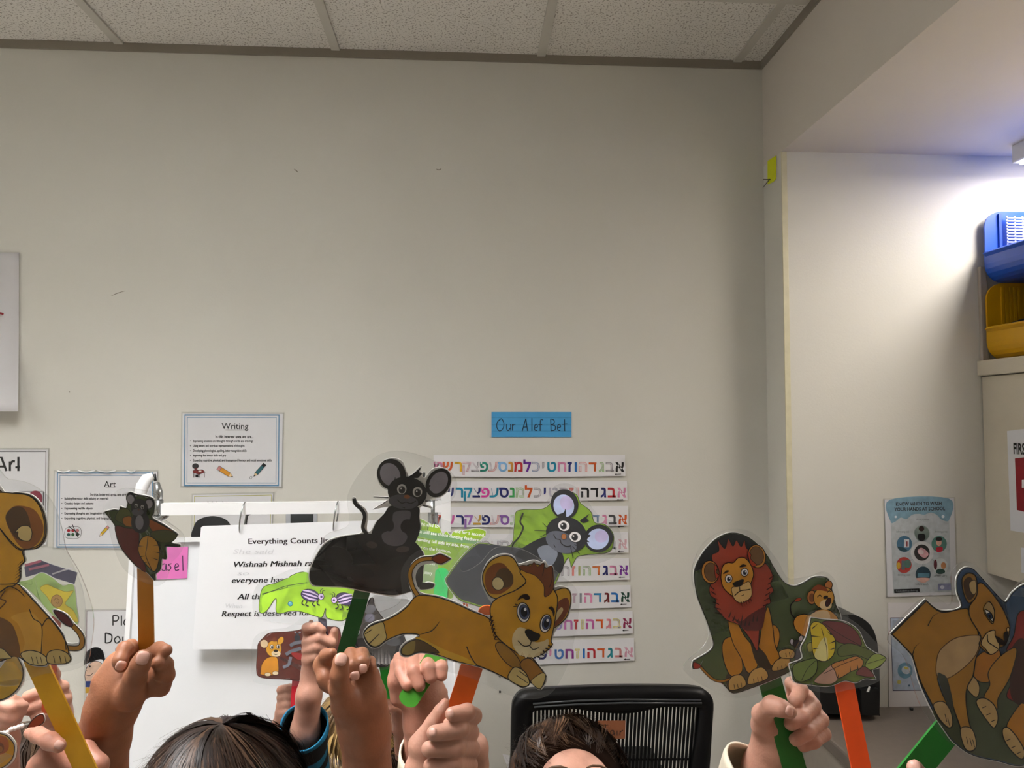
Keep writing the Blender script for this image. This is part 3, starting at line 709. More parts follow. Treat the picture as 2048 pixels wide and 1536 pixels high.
# panel
pp = Plane(500, 1200, YE+.012, tilt=4)
q_ = [(268, 1081), (905, 1069), (925, 1800), (228, 1800)]
slab('whiteboard', pp, q_, .012, mat('#eceff2', .22, .01, 10, name='whiteboard'), e, sm=False)
for A, B in ((0, 1), (0, 3), (1, 2)):
    prism('frame_bar', pp.pt(*q_[A], .004), pp.pt(*q_[B], .002), .009, .010, WM, e)
for px_, dY in ((285, .09), (893, .09), (285, .45), (893, .45)):
    t_ = at(px_, 1075, YE+.06); tube('leg', [t_, Vector((t_.x*1.05, YE+dY if dY > .1 else YE+.10, 0.0))], .012, WM, e, n=10)
# pink easel label
e2 = empty('sticky_label', pp.pt(340, 1150, .002), 'pink handwritten label reading Easel on the whiteboard', 'label')
pk_ = slab('paper', pp, [(303, 1095), (377, 1093), (375, 1156), (310, 1159)], .0006, mat('#d873b4', .6, .06, 30), e2, sm=False, front=.0025)
a = art(pp, base=.0028); strokes(a, [[(305, 1123), (298, 1123), (298, 1142), (306, 1142)], [(298, 1132), (304, 1132)], [(331, 1127), (325, 1130), (325, 1139), (331, 1140), (333, 1128), (334, 1141)], [(344, 1127), (338, 1129), (343, 1134), (340, 1140), (336, 1139)], [(350, 1135), (358, 1132), (355, 1127), (351, 1131), (352, 1140), (359, 1139)], [(366, 1111), (367, 1141)]], '#43264a', 1.8)
a.build('handwriting', pk_)
# flip chart pages
e3 = empty('flip_chart', at(580, 1300, YE-.02), 'white ringed flip chart page titled Everything Counts Jingle', 'flip chart')
pf = Plane(580, 1180, YE-.022, tilt=3)
pg = [(405, 1055), (410, 1052), (775, 1040), (778, 1046), (772, 1296), (390, 1299), (388, 1296)]
for k in range(3):
    slab('page', pf, [(x+k*1.5-3, y+k*.6) for x, y in pg], .0006, mat('#eef0f3', .45, .01, 10, name='chart_page'), e3, sm=False, front=-.0016*k)
a = art(pf, (300, 960, 5.12), base=.0004)
a.text('Everything Counts Jingle', 1000, 655, 80, '#241a1f', w=935, rot=-.8); a.text('Everything Counts Jingle', 1004, 655, 80, '#241a1f', w=935, rot=-.8)
for s_, x, y, w in (('Wishnah Mishnah raises a hand', 845, 892, 1240), ('everyone has their own place', 828, 1055, 1180), ('All the creatures count', 893, 1222, 960), ('Respect is deserved for everyone', 726, 1398, 1290)):
    a.text(s_, x, y, 82, BK, w=w, shear=.22, rot=-.9); a.text(s_, x+4.5, y, 82, BK, w=w, shear=.22, rot=-.9)
for s_, x, y, w in (('She said', 845, 755, 420), ('so', 890, 975, 120), ('When', 765, 1310, 170)): a.text(s_, x, y, 66, '#dcdee2', w=w, shear=.2)
a.build('printing', e3.children[0] if e3.children else e3)
for px_, y0, y1 in ((486, 1006, 1066), (672, 1004, 1062)):
    c = at(px_, (y0+y1)/2, YE-.004); R = (y1-y0)/2*YE/F
    tube('ring', [c+Vector((.004*math.sin(2*math.pi*k/24), -.022*math.cos(2*math.pi*k/24)*1.0, R*math.sin(2*math.pi*k/24))) for k in range(24)], .0016, STL, e3, n=8, close=True)

# ------------------------------------------------------------------ black office chair
YC = 1.70; pc = Plane(1225, 1460, YC, tilt=8)
e = empty('office_chair', at(1225, 1700, YC), 'black office chair with a slatted back, behind the dark-haired boy', 'chair'); e.location.z = 0; WLOC[e] = Vector(e.location)
CH = mat('#060607', .42, spec=.22, name='black_chair_plastic')
T8 = (980, 1340, 4.096)
outer = [(165, 1200), (172, 700), (180, 330), (205, 235), (270, 175), (420, 158), (700, 145), (1100, 133), (1500, 135), (1720, 148), (1790, 185), (1830, 260), (1825, 420), (1800, 800), (1770, 1200), (1400, 1260), (600, 1260)]
inner = [(340, 380), (355, 340), (400, 328), (560, 325), (700, 320), (800, 332), (900, 345), (1050, 355), (1180, 350), (1300, 325), (1420, 303), (1560, 300), (1690, 305), (1718, 325), (1700, 500), (1660, 730), (1600, 1100), (1200, 1140), (700, 1140), (370, 1100), (345, 700)]
oq = spline([(T8[0]+x/T8[2], T8[1]+y/T8[2]) for x, y in outer]); iq = spline([(T8[0]+x/T8[2], T8[1]+y/T8[2]) for x, y in inner])
# frame ring: bridge the outer and inner outline by angle
def resample(q, n, c):
    ang = [(math.atan2(y-c[1], x-c[0]), x, y) for x, y in q]; ang.sort(); A = [t[0] for t in ang]
    X = np.interp(np.linspace(-math.pi, math.pi, n, endpoint=False), A, [t[1] for t in ang], period=2*math.pi)
    Y_ = np.interp(np.linspace(-math.pi, math.pi, n, endpoint=False), A, [t[2] for t in ang], period=2*math.pi)
    return list(zip(X, Y_))
cc = (1228, 1520); n = 160
Ro, Ri = resample(oq, n, cc), resample(iq, n, cc)
V = []
for q, off in ((Ro, 0), (Ro, -.03), (Ri, -.03), (Ri, .002)): V += [pc.pt(x, y, off) for x, y in q]
mid = [((a[0]*.7+b[0]*.3), (a[1]*.7+b[1]*.3)) for a, b in zip(Ro, Ri)]; V += [pc.pt(x, y, .008) for x, y in mid]
Fc = []
for A, B in ((0, 1), (1, 2), (2, 3), (3, 4), (4, 0)):
    Fc += [[A*n+i, A*n+(i+1) % n, B*n+(i+1) % n, B*n+i] for i in range(n)]
mk('back_frame', V, Fc, CH, e, smooth=True)
tube('rib_line', [pc.pt(980+x/4.096, 1340+y/4.096, .009) for x, y in ((350, 270), (700, 245), (1100, 235), (1720, 240))], .0022, mat('#3c3e40', .3), e, n=8)
tube('rib_line', [pc.pt(980+x/4.096, 1340+y/4.096, .009) for x, y in ((360, 296), (700, 275), (1100, 262), (1725, 264))], .0022, mat('#3c3e40', .3), e, n=8)
def in_y(x, top):
    ys = [p[1] for p in iq if abs(p[0]-x) < 9]
    return (min(ys) if top else max(ys)) if ys else None
N = 44
for k in range(N):
    xt = 1064+k*(1399-1064)/(N-1); yt, yb = in_y(xt, True), 1616
    if yt is None: continue
    xb = 1062+k*(1383-1062)/(N-1)
    prism('slat', pc.pt(xt, yt-3, -.012), pc.pt(xb, yb, -.012), .004, .003, CH, e) if False else mk('slat', [pc.pt(x+dx, y, o) for (x, y) in ((xt, yt-3), (xb, yb)) for dx, o in ((-2.5, -.010), (2.5, -.010), (2.5, -.014), (-2.5, -.014))],
        [[0, 1, 5, 4], [1, 2, 6, 5], [2, 3, 7, 6], [3, 0, 4, 7], [0, 3, 2, 1], [4, 5, 6, 7]], CH, e)
for y in (1523, 1575): prism('cross_bar', pc.pt(1066, y, -.018), pc.pt(1390, y, -.018), .004, .004, CH, e)
cx = WLOC[e].x
box('seat', (cx-.19, cx+.19), (YC-.0, YC+.42), (.44, .50), mat('#17181a', .8, .1, 50), e, bev=.02, smooth=True)
tube('column', [(cx, YC+.22, .12), (cx, YC+.22, .44)], .028, STL, e)
tube('back_spine', [(cx, YC+.1, .46), (cx, YC-.02, .52), (cx, YC+.0, .62)], [.025, .022, .018], CH, e)
for k in range(5):
    an = 2*math.pi*k/5+.3; tip = Vector((cx+.24*math.cos(an), YC+.22+.24*math.sin(an), .07))
    l = tube('base_leg', [(cx, YC+.22, .13), tip], [.022, .014], CH, e, n=10)
    tube('caster', [tip+Vector((-.012, 0, -.04)), tip+Vector((.012, 0, -.04))], .028, CH, l, n=14)
e4 = empty('sticky_label', pc.pt(1222, 1458, .012), 'brown handwritten label reading chair on the chair back', 'label')
pk_ = slab('paper', pc, [(1195, 1441), (1251, 1441), (1250, 1477), (1195, 1480)], .0006, mat('#7d4a2c', .7, .08, 30), e4, sm=False, front=.0005)
a = art(pc, base=.0009); strokes(a, [[(1203, 1460), (1198, 1462), (1199, 1469), (1204, 1470)], [(1211, 1448), (1211, 1470)], [(1211, 1463), (1215, 1459), (1217, 1470)], [(1226, 1460), (1221, 1462), (1222, 1469), (1227, 1468), (1227, 1460), (1229, 1471)], [(1234, 1461), (1234, 1471)], [(1240, 1461), (1240, 1471)], [(1240, 1464), (1246, 1460)]], '#2b1710', 1.5)
a.build('handwriting', pk_)

# ------------------------------------------------------------------ stick puppets
GRP = 'laminated animal puppets on craft sticks'
PAPER = mat('#e6e4e0', .55, name='card_stock')
def stick_geo(plane, p0, p1, wpx, th=.0018, off=-.0016, rnd=True):
    A, B = Vector(p0), Vector(p1); d = (B-A).normalized(); nrm = Vector((-d.y, d.x)); r = wpx/2; q = []
    for c, s_ in ((A, -1), (B, 1)):
        for k in range(9):
            an = math.radians(-90+k*22.5); q.append(c+d*s_*math.cos(an)*r*.75+nrm*s_*math.sin(an)*r)
    n = len(q); F_ = [plane.pt(v.x, v.y, off) for v in q]; B_ = [f-plane.n*th for f in F_]
    return F_+B_, [list(range(n)), list(range(n, 2*n))[::-1]]+[[i, n+i, n+(i+1) % n, (i+1) % n] for i in range(n)]
def puppet(label, plane, T, outline, film, stick, scol, border=2.2, sm=True):
    """film: outline points in the same frame or a number (growth in px); stick: (p0,p1,width_px) in photo pixels"""
    cx = sum(p[0] for p in outline)/len(outline); cy = sum(p[1] for p in outline)/len(outline)
    e = empty('stick_puppet', plane.pt(stick[1][0], stick[1][1]), label, 'puppet', GRP)
    q = spline(outline) if sm else outline
    card = slab('card', plane, grow(q, border*T[2]), .0006, PAPER, e, T, sm=False)
    if film is not None:
        fq = film if isinstance(film, list) else grow(outline, film*T[2])
        slab('laminate', plane, fq, .0012, FILM, e, T, front=.0009+.0006)
    v, f = stick_geo(plane, *stick[:3], off=(-.0016 if len(stick) < 4 else stick[3]))
    mk('craft_stick', v, f, mat(scol, .55, .07, 70, bump=.15, bscale=120), e)
    return e, card
K = '#15110d'

# --- lion cub, seated, left edge
T = (0, 880, 3.2); pl = Plane(90, 1180, .60, tilt=-6)
head = [(-60, 340), (40, 345), (120, 338), (210, 360), (270, 430), (298, 540), (290, 630), (240, 690), (152, 705), (162, 770), (132, 810), (132, 880), (100, 925), (60, 960), (-60, 960)]
sil = head[:-2]+[(150, 950), (230, 1040), (330, 1150), (400, 1240), (425, 1300), (505, 1300), (510, 1240), (470, 1190), (420, 1185), (370, 1135), (342, 1088), (420, 1115), (470, 1175), (530, 1240), (545, 1300), (510, 1345), (440, 1350), (455, 1400), (420, 1432), (310, 1430), (290, 1445), (190, 1432), (140, 1370), (60, 1375), (-60, 1400)]
e, c = puppet('seated golden lion cub puppet on a yellow stick at the left edge', pl, T, sil, [(-60, 250), (60, 250), (200, 280), (330, 380), (400, 560), (430, 700), (520, 860), (600, 1100), (590, 1300), (540, 1440), (300, 1490), (-60, 1480)], ((66, 1320), (172, 1550), 44), '#d8a21c')
a = art(pl, T)
a.line([(430, 1330), (505, 1330), (528, 1290), (510, 1235), (465, 1185)], K, 11); a.line([(430, 1330), (505, 1330), (528, 1290), (510, 1235), (465, 1185)], '#a97620', 8)
a.poly([(345, 1090), (420, 1116), (468, 1180), (440, 1192), (385, 1150)], '#5e1d20', K, 1.8)
body = [(-60, 920), (105, 920), (150, 955), (230, 1040), (330, 1150), (400, 1245), (440, 1345), (420, 1400), (310, 1420), (180, 1420), (100, 1380), (-60, 1390)]
a.poly(body, '#c2891a', K, 2.4); a.poly([(-60, 1140), (60, 1160), (110, 1250), (130, 1380), (60, 1380), (-60, 1380)], '#6d4516')
a.poly([(75, 1130), (120, 1180), (160, 1290), (150, 1370), (260, 1380), (270, 1200), (200, 1100)], '#d09a30'); a.line([(190, 1080), (215, 1140), (270, 1190), (265, 1370)], K, 1.8)
a.line([(272, 1190), (310, 1140), (370, 1190), (415, 1270), (425, 1340)], K, 1.8); a.line([(160, 1000), (120, 960), (60, 930)], K, 1.5)
a.poly([(135, 1370), (190, 1345), (260, 1360), (305, 1400), (290, 1440), (190, 1430)], '#c9b272', K, 1.8); a.poly([(310, 1360), (370, 1340), (430, 1360), (455, 1400), (420, 1428), (312, 1425)], '#b99f5e', K, 1.8)
for x in (205, 235, 262): a.line([(x, 1385), (x+12, 1432)], K, 1.2)
for x in (345, 385, 418): a.line([(x, 1380), (x+10, 1424)], K, 1.2)
a.poly([(-60, 1360), (10, 1330), (60, 1370), (70, 1395), (-60, 1395)], '#bfa868', K, 1.6)
a.poly(head[:-2]+[(60, 935), (-60, 940)], '#cd961e', K, 2.4)
a.poly([(-60, 350), (120, 342), (205, 364), (262, 432), (290, 540), (282, 628), (236, 680), (150, 696), (110, 680), (50, 620), (0, 560), (-60, 520)], '#cf9a2c', K, 2)
a.poly([(40, 500), (80, 430), (150, 420), (230, 450), (280, 540), (270, 620), (220, 680), (150, 690), (90, 620)], '#8d5420'); a.poly([(40, 500), (80, 435), (140, 425), (180, 470), (200, 560), (170, 640), (100, 620)], '#51361a')
a.poly([(100, 590), (140, 550), (190, 550), (210, 590), (195, 640), (150, 640), (120, 615), (120, 585)], '#d3b878', K, 1.4)
a.line([(0, 560), (60, 640), (110, 690), (150, 705)], K, 1.8); a.line([(105, 915), (50, 920), (-40, 920)], K, 1.8)
for k in range(7): a.line([(150-k*3, 770+k*22), (118-k*5, 800+k*22)], '#3b2210', 2, taper=True)
a.line([(40, 960), (10, 1010), (45, 1030), (0, 1080)], '#5a3713', 2.4)
a.build('illustration', c)

# --- yellow rounded head edge behind it, and an ear at the bottom-left corner
pl = Plane(0, 1350, .655, tilt=-4); T1 = (0, 1300, 6.508)
e, c = puppet('round yellow lion-face puppet cut off by the left edge', pl, T1, [(-700, 330), (-500, -40), (-150, -120), (140, -20), (290, 180), (310, 350), (250, 500), (140, 600), (0, 660), (-250, 690), (-550, 600)], 4, ((-40, 1400), (-45, 1540), 40), '#d8a21c')
a = art(pl, T1); a.poly([(-690, 330), (-490, -30), (-150, -110), (135, -10), (280, 185), (300, 350), (240, 490), (135, 590), (0, 650), (-250, 680), (-540, 590)], '#cda41f', K, 2.4)
for x in (-420, -150): a.ell(x, 200, 55, 75, 0, '#e8e4d8', K, 1.5); a.ell(x+5, 210, 30, 45, 0, '#2b2018')
a.ell(-285, 370, 60, 40, 0, '#3a2415'); a.build('illustration', c)
pl = Plane(0, 1500, .70)
e, c = puppet('brown and yellow lion-ear puppet in the bottom-left corner', pl, T1, [(-420, 1250), (-300, 1120), (-120, 1070), (60, 1090), (150, 1150), (200, 1250), (180, 1400), (100, 1500), (-40, 1570), (-300, 1620), (-420, 1500)], 5, ((-30, 1530), (-32, 1640), 40), '#c98a20')
a = art(pl, T1); a.poly([(-410, 1250), (-295, 1130), (-120, 1080), (55, 1100), (140, 1160), (190, 1250), (170, 1395), (92, 1490), (-45, 1560), (-295, 1610), (-410, 1495)], '#c8992a', K, 2)
a.poly([(-300, 1200), (-120, 1110), (50, 1120), (110, 1180), (115, 1280), (60, 1340), (-60, 1370), (-250, 1340)], '#8e4a1e'); a.ell(0, 1270, 55, 70, 0, '#5e2c14'); a.ell(10, 1290, 30, 40, 0, '#8a5a28')
a.poly([(355, 1040), (400, 940), (480, 860), (560, 840), (575, 930), (480, 1000)], '#7a3018', K, 1.8)
a.build('illustration', c)
slab('tuft_card', pl, [(350, 1045), (395, 935), (478, 850), (565, 832), (582, 932), (482, 1008)], .0006, PAPER, e, T1)

# --- small green card with a yellow lion, in a clear sleeve
T = (0, 880, 3.2); pl = Plane(100, 1220, .80)
gout = [(118, 912), (200, 890), (262, 850), (330, 878), (400, 930), (470, 928), (490, 1060), (500, 1172), (430, 1185), (330, 1112), (240, 1012), (180, 955)]
e, c = puppet('pale green puppet with a small yellow lion in a clear sleeve', pl, T, gout, [(60, 730), (380, 690), (470, 800), (540, 1000), (550, 1250), (520, 1420), (200, 1420), (80, 1100)], ((108, 1240), (92, 1420), 22), '#b4481e', border=1)
a = art(pl, T); a.poly(gout, '#a8c878'); a.poly([(258, 950), (300, 925), (350, 945), (420, 970), (470, 965), (440, 1010), (420, 1050), (470, 1090), (500, 1160), (460, 1150), (390, 1090), (340, 1060), (300, 1000)], '#dcc83c', '#a3913a', 1)
a.ell(365, 1030, 36, 40, 0, '#b89050', '#7d6030', 1); a.line([(345, 1030), (360, 1012), (380, 1025), (372, 1045), (358, 1038)], '#7d6030', 1); a.line([(125, 905), (200, 925), (205, 900)], '#87a85c', 1.2)
a.build('illustration', c)
pp2 = slab('backing_scrap', pl, [(150, 815), (250, 770), (330, 800), (490, 850), (470, 925), (330, 880), (262, 850), (160, 880)], .0006, mat('#5a5878', .5, .3, 40), e, T, sm=False, front=-.0015)
a = art(pl, T, base=-.0012); a.line([(155, 805), (260, 775)], '#c06078', 5); a.line([(180, 830), (310, 800)], '#b86a80', 5); a.line([(330, 860), (420, 830), (460, 822)], '#d6d4dc', 3); a.build('scribble', pp2)

# --- mouse peeking out of autumn leaves
T = (0, 880, 5.12); pl = Plane(280, 1130, .64, tilt=-14)
o3 = [(1075, 735), (1075, 735), (1170, 715), (1222, 722), (1232, 682), (1232, 682), (1290, 705), (1312, 640), (1298, 575), (1332, 537), (1400, 560), (1545, 590), (1580, 640), (1575, 740), (1560, 800), (1680, 870), (1820, 965), (1820, 965), (1752, 1050), (1832, 1072), (1832, 1090), (1702, 1078), (1702, 1210), (1655, 1212), (1642, 1320), (1590, 1370), (1588, 1432), (1500, 1345), (1400, 1290), (1260, 1130), (1200, 1000), (1182, 880)]
e, c = puppet('black mouse peeking from autumn leaves puppet on a brown stick', pl, T, o3, [(1060, 740), (1130, 590), (1240, 500), (1400, 500), (1620, 560), (1640, 760), (1880, 960), (1860, 1140), (1760, 1260), (1700, 1440), (1560, 1480), (1300, 1340), (1180, 1120), (1120, 900)], ((287, 1090), (291, 1330), 31), '#b4761e')
a = art(pl, T); a.poly(o3, '#3c4a1c', K, 1.6)
a.poly([(1185, 880), (1300, 900), (1420, 930), (1430, 1100), (1500, 1340), (1400, 1285), (1262, 1128), (1202, 1000)], '#5e1f14', K, 1.2); a.poly([(1520, 810), (1680, 880), (1815, 965), (1700, 1000), (1560, 930)], '#9c5218', K, 1.2)
a.poly([(1540, 950), (1700, 920), (1815, 968), (1750, 1045), (1620, 1040)], '#47491a', K, 1.2); a.poly([(1240, 700), (1330, 720), (1360, 880), (1250, 850), (1180, 800)], '#4d5220', K, 1.2); a.poly([(1260, 800), (1340, 780), (1360, 880), (1280, 870)], '#a0631c', K, 1)
a.ell(1440, 840, 95, 110, 0, '#1a1a1c'); a.ell(1345, 600, 50, 62, -15, '#161618'); a.ell(1342, 605, 36, 48, -15, '#8b878c'); a.ell(1530, 650, 50, 58, 10, '#161618'); a.ell(1528, 652, 38, 46, 10, '#8b878c')
a.ell(1430, 690, 88, 90, 0, '#1b1a1c'); a.ell(1415, 735, 60, 38, 0, '#4e4c50'); a.ell(1432, 840, 42, 75, 0, '#77737a')
for x, y in ((1398, 668), (1462, 682)): a.ell(x, y, 19, 24, 0, '#b9b6b0', K, 1); a.ell(x+1, y+3, 11, 15, 0, '#0e0d0e'); a.ell(x+4, y-3, 4, 4, 0, '#d8d4d0')
a.ell(1425, 710, 10, 8, 0, '#5b3a22')
a.poly([(1420, 1110), (1450, 1010), (1520, 975), (1600, 1020), (1640, 1120), (1630, 1240), (1590, 1340), (1520, 1290), (1450, 1200)], '#b8821e', K, 1.6)
for (x, y), (u, v) in (((1422, 1080), (1480, 1080)), ((1440, 1190), (1500, 1180)), ((1470, 1250), (1540, 1240)), ((1635, 1070), (1570, 1080)), ((1640, 1150), (1580, 1140)), ((1620, 1220), (1560, 1200))): a.line([(x, y), (u, v)], K, 1.8, taper=True)
a.line([(1520, 985), (1510, 1090), (1500, 1180), (1560, 1320)], K, 1.3); a.line([(1690, 1075), (1830, 1082)], K, 3.4); a.line([(1560, 1370), (1590, 1430)], K, 3)
a.build('illustration', c)

# --- black mouse sitting on a dark rock
T = (600, 880, 4.5175); pl = Plane(755, 1060, .66, tilt=-16)
o4 = [(80, 1230), (100, 1140), (160, 1020), (240, 920), (380, 870), (555, 842), (562, 760), (575, 690), (540, 630), (488, 580), (474, 530), (496, 520), (522, 570), (592, 630), (607, 700), (602, 820), (645, 822), (690, 740), (770, 660), (800, 600), (660, 625), (660, 625), (775, 560), (795, 530), (680, 518), (680, 512), (800, 515), (840, 450), (760, 438), (710, 370), (697, 290), (740, 205), (830, 166), (920, 195), (960, 290), (982, 330), (1030, 300), (1070, 260), (1096, 238), (1080, 285), (1105, 300), (1090, 320), (1132, 342), (1190, 272), (1262, 250), (1340, 280), (1366, 360), (1340, 450), (1270, 510), (1190, 522), (1130, 580), (1185, 605), (1180, 612), (1100, 595), (1078, 620), (1078, 700), (1086, 800), (1030, 930), (1120, 1030), (1112, 1180), (1102, 1290), (1160, 1288), (1215, 1302), (1190, 1342), (1080, 1352), (1000, 1370), (830, 1405), (600, 1370), (400, 1332), (200, 1322), (110, 1310)]
e, c = puppet('black mouse sitting on a dark rock puppet on a dark green stick', pl, T, o4, [(60, 1250), (90, 1100), (230, 860), (440, 760), (430, 500), (560, 270), (700, 140), (850, 98), (1010, 115), (1200, 180), (1360, 280), (1420, 400), (1370, 540), (1180, 640), (1190, 1000), (1290, 1280), (1260, 1390), (1000, 1450), (600, 1430), (200, 1400), (80, 1350)], ((731, 1160), (683, 1330), 32), '#0f5c2c', border=1.2)
a = art(pl, T)
a.poly([(85, 1230), (105, 1140), (165, 1020), (245, 925), (380, 875), (560, 848), (700, 850), (1000, 900), (1118, 1032), (1110, 1180), (1100, 1300), (1000, 1365), (830, 1400), (600, 1365), (400, 1327), (200, 1317), (115, 1303)], '#100e0d')
a.ell(350, 1060, 130, 90, 20, '#1c1a18'); a.ell(700, 1230, 260, 110, 8, '#221c1b'); a.ell(900, 1180, 200, 130, -20, '#1d1b1a'); a.ell(480, 1180, 200, 60, 10, '#0a0908')
a.poly([(1095, 1290), (1160, 1288), (1212, 1302), (1188, 1338), (1085, 1346)], '#2a2828')
a.line([(640, 900), (605, 850), (568, 790), (585, 690), (560, 630), (505, 580), (488, 528)], '#151415', 7, taper=False)
a.poly([(645, 900), (680, 760), (760, 665), (830, 590), (1060, 600), (1078, 700), (1082, 820), (1030, 940), (940, 1020), (760, 1020)], '#0b0b0c')
a.poly([(855, 650), (990, 640), (990, 720), (930, 800), (970, 870), (930, 940), (840, 955), (760, 920), (740, 850), (800, 810), (835, 730)], '#605d64')
a.ell(800, 760, 45, 62, -20, '#0d0d0e', '#0c0b0c', 1.4); a.ell(965, 775, 52, 60, 25, '#0d0d0e', '#0c0b0c', 1.4)
a.ell(650, 945, 50, 30, 10, '#4a3f3c'); a.ell(930, 985, 60, 28, -5, '#4a3f3c')
a.ell(827, 308, 128, 142, -20, '#080809'); a.ell(815, 310, 88, 108, -25, '#8f8b96'); a.poly([(860, 330), (875, 390), (905, 370), (880, 430), (830, 400), (850, 385)], '#080809')
a.ell(1250, 385, 105, 138, 32, '#080809'); a.ell(1252, 382, 76, 106, 32, '#8f8b96'); a.poly([(1180, 405), (1165, 440), (1200, 470), (1150, 470), (1140, 420)], '#080809')
a.ell(970, 470, 178, 142, 10, '#0c0c0d'); a.ell(935, 555, 135, 66, 6, '#4c4a50'); a.poly([(985, 330), (1030, 298), (1092, 245), (1076, 285), (1102, 302), (1085, 322), (1060, 340)], '#080809')
for x, y in ((920, 440), (1062, 465)): a.ell(x, y, 45, 48, 15, '#c9c6c2', '#0c0b0c', 1.2); a.ell(x+2, y+6, 30, 34, 0, '#3a3836'); a.ell(x+4, y+8, 21, 25, 0, '#0b0a0b'); a.ell(x-6, y-6, 7, 7, 0, '#e2dfdb')
a.ell(968, 508, 27, 18, 5, '#8a5230'); a.line([(880, 535), (920, 565), (960, 555), (1000, 568), (1050, 545)], '#0c0b0c', 1.8); a.line([(920, 600), (950, 610)], '#0c0b0c', 1.4)
for q in ([(800, 515), (680, 514)], [(790, 545), (660, 622)], [(1130, 545), (1205, 548)], [(1110, 585), (1180, 608)]): a.line(q, '#151415', 2.2, taper=True)
a.build('illustration', c)

# --- torn leaf with two striped beetles
T = (300, 960, 5.12); pl = Plane(615, 1195, .98, tilt=20)
o5 = [(1120, 1340), (1150, 1115), (1290, 1055), (1405, 1008), (1442, 1032), (1432, 990), (1560, 942), (1640, 975), (1800, 1000), (2000, 1050), (2120, 1120), (2100, 1220), (2050, 1330), (1985, 1438), (1815, 1412), (1800, 1315), (1765, 1402), (1700, 1396), (1560, 1352), (1450, 1342), (1300, 1362), (1290, 1212), (1190, 1345)]
e, c = puppet('green leaf puppet with two purple striped beetles', pl, T, o5, [(1060, 1350), (1090, 1090), (1300, 980), (1560, 900), (2000, 980), (2180, 1120), (2120, 1400), (1900, 1500), (1500, 1480), (1200, 1440)], ((643, 1228), (650, 1300), 16), '#37314a', border=1)
a = art(pl, T); a.poly(o5, '#a6d81e', '#32450c', 1.4); a.poly([(1125, 1335), (1152, 1120), (1290, 1060), (1560, 947), (1630, 975), (1620, 1060), (1400, 1110), (1160, 1185), (1150, 1330)], '#86b818')
a.line([(1150, 1175), (1300, 1120), (1400, 1085), (1610, 1050)], '#32450c', 1.4); a.line([(1150, 1165), (1390, 1105), (1400, 1090)], '#32450c', 1)
a.ell(1437, 1268, 24, 24, 0, '#4fa6b4', '#23606c', 1); a.ell(1432, 1260, 7, 6, 0, '#d6eef2')
def bug(cx, cy, f, rot):
    a.ell(cx, cy, 95, 62, rot, '#3b2a5c', K, 1.2)
    for k in (-38, -2, 34):
        a.line([(cx-80*f, cy+k*.7-8*f*math.sin(math.radians(rot))-22), (cx, cy+k*1.05), (cx+82*f, cy+k*.7+25)], '#d8c3e6', 3.6, taper=2)
    a.ell(cx+112*f, cy+12, 30, 32, 0, '#cdb6de', K, 1.1); a.ell(cx+116*f, cy+14, 12, 12, 0, '#4a3a68')
    a.line([(cx+112*f, cy-18), (cx+105*f, cy-50), (cx+130*f, cy-70)], K, 1); a.line([(cx+125*f, cy-15), (cx+130*f, cy-45), (cx+155*f, cy-50)], K, 1)
    for x, y in ((-70, 50), (-30, 62), (40, 60), (85, 50)): a.line([(cx+x*f, cy+y), (cx+(x-14)*f, cy+y+30), (cx+(x+4)*f, cy+y+48), (cx+(x+16)*f, cy+y+46)], K, 2.2)
bug(1640, 1182, 1, 14); bug(2000, 1218, -1, 14)
a.build('illustration', c)

# --- brown card with a small seated cub and grey tools
T = (480, 1200, 4.5725); pl = Plane(570, 1310, 1.12, tilt=10)
o6 = [(152, 640), (160, 480), (168, 400), (215, 345), (275, 302), (430, 290), (560, 268), (650, 205), (800, 240), (905, 262), (925, 420), (920, 690), (760, 745), (560, 735), (380, 722), (190, 706)]
e, c = puppet('rust-brown card puppet with a small seated cub and a grey mouse', pl, T, o6, [(110, 680), (120, 380), (230, 280), (430, 250), (640, 150), (960, 220), (980, 740), (560, 785), (190, 765)], ((592, 1355), (588, 1420), 16), '#c01f2c', border=1)
a = art(pl, T); a.poly(o6, '#7c2f18', '#43180c', 1.2)
a.poly([(190, 660), (200, 590), (250, 530), (330, 520), (350, 580), (345, 670), (270, 690), (190, 680)], '#dc921e', '#6d4410', 1); a.ell(310, 445, 72, 75, 5, '#dfa028', '#6d4410', 1)
a.ell(222, 400, 36, 38, -20, '#e3c79c', '#6d4410', 1); a.ell(372, 372, 26, 40, 30, '#dfa028', '#6d4410', 1); a.ell(330, 490, 42, 28, 0, '#ecd8b0'); a.ell(328, 465, 20, 13, 0, '#2b1a10')
for x, y in ((292, 428), (350, 425)): a.ell(x, y, 15, 20, 0, '#e8e2d6', K, .8); a.ell(x+2, y+2, 9, 13, 0, '#221712')
a.line([(310, 490), (328, 500), (350, 490)], K, 1); a.poly([(300, 375), (315, 330), (340, 372)], '#7c3a18'); a.ell(255, 680, 28, 18, 0, '#ecd8b0', '#6d4410', .8); a.ell(325, 668, 28, 18, 0, '#ecd8b0', '#6d4410', .8)
a.line([(525, 300), (525, 380)], '#4c4a50', 6); a.ell(508, 296, 10, 9, 0, '#9a98a0'); a.ell(548, 296, 10, 9, 0, '#9a98a0'); a.poly([(500, 330), (550, 330), (540, 380), (510, 380)], '#3a383e')
a.line([(460, 420), (500, 395), (580, 380)], '#6e6e78', 7); a.line([(420, 500), (470, 470), (560, 440)], '#6e6e78', 7); a.line([(395, 615), (445, 590), (465, 520)], '#7d7d88', 6); a.poly([(470, 480), (600, 500), (600, 545), (520, 540)], '#9c2420')
a.build('illustration', c)

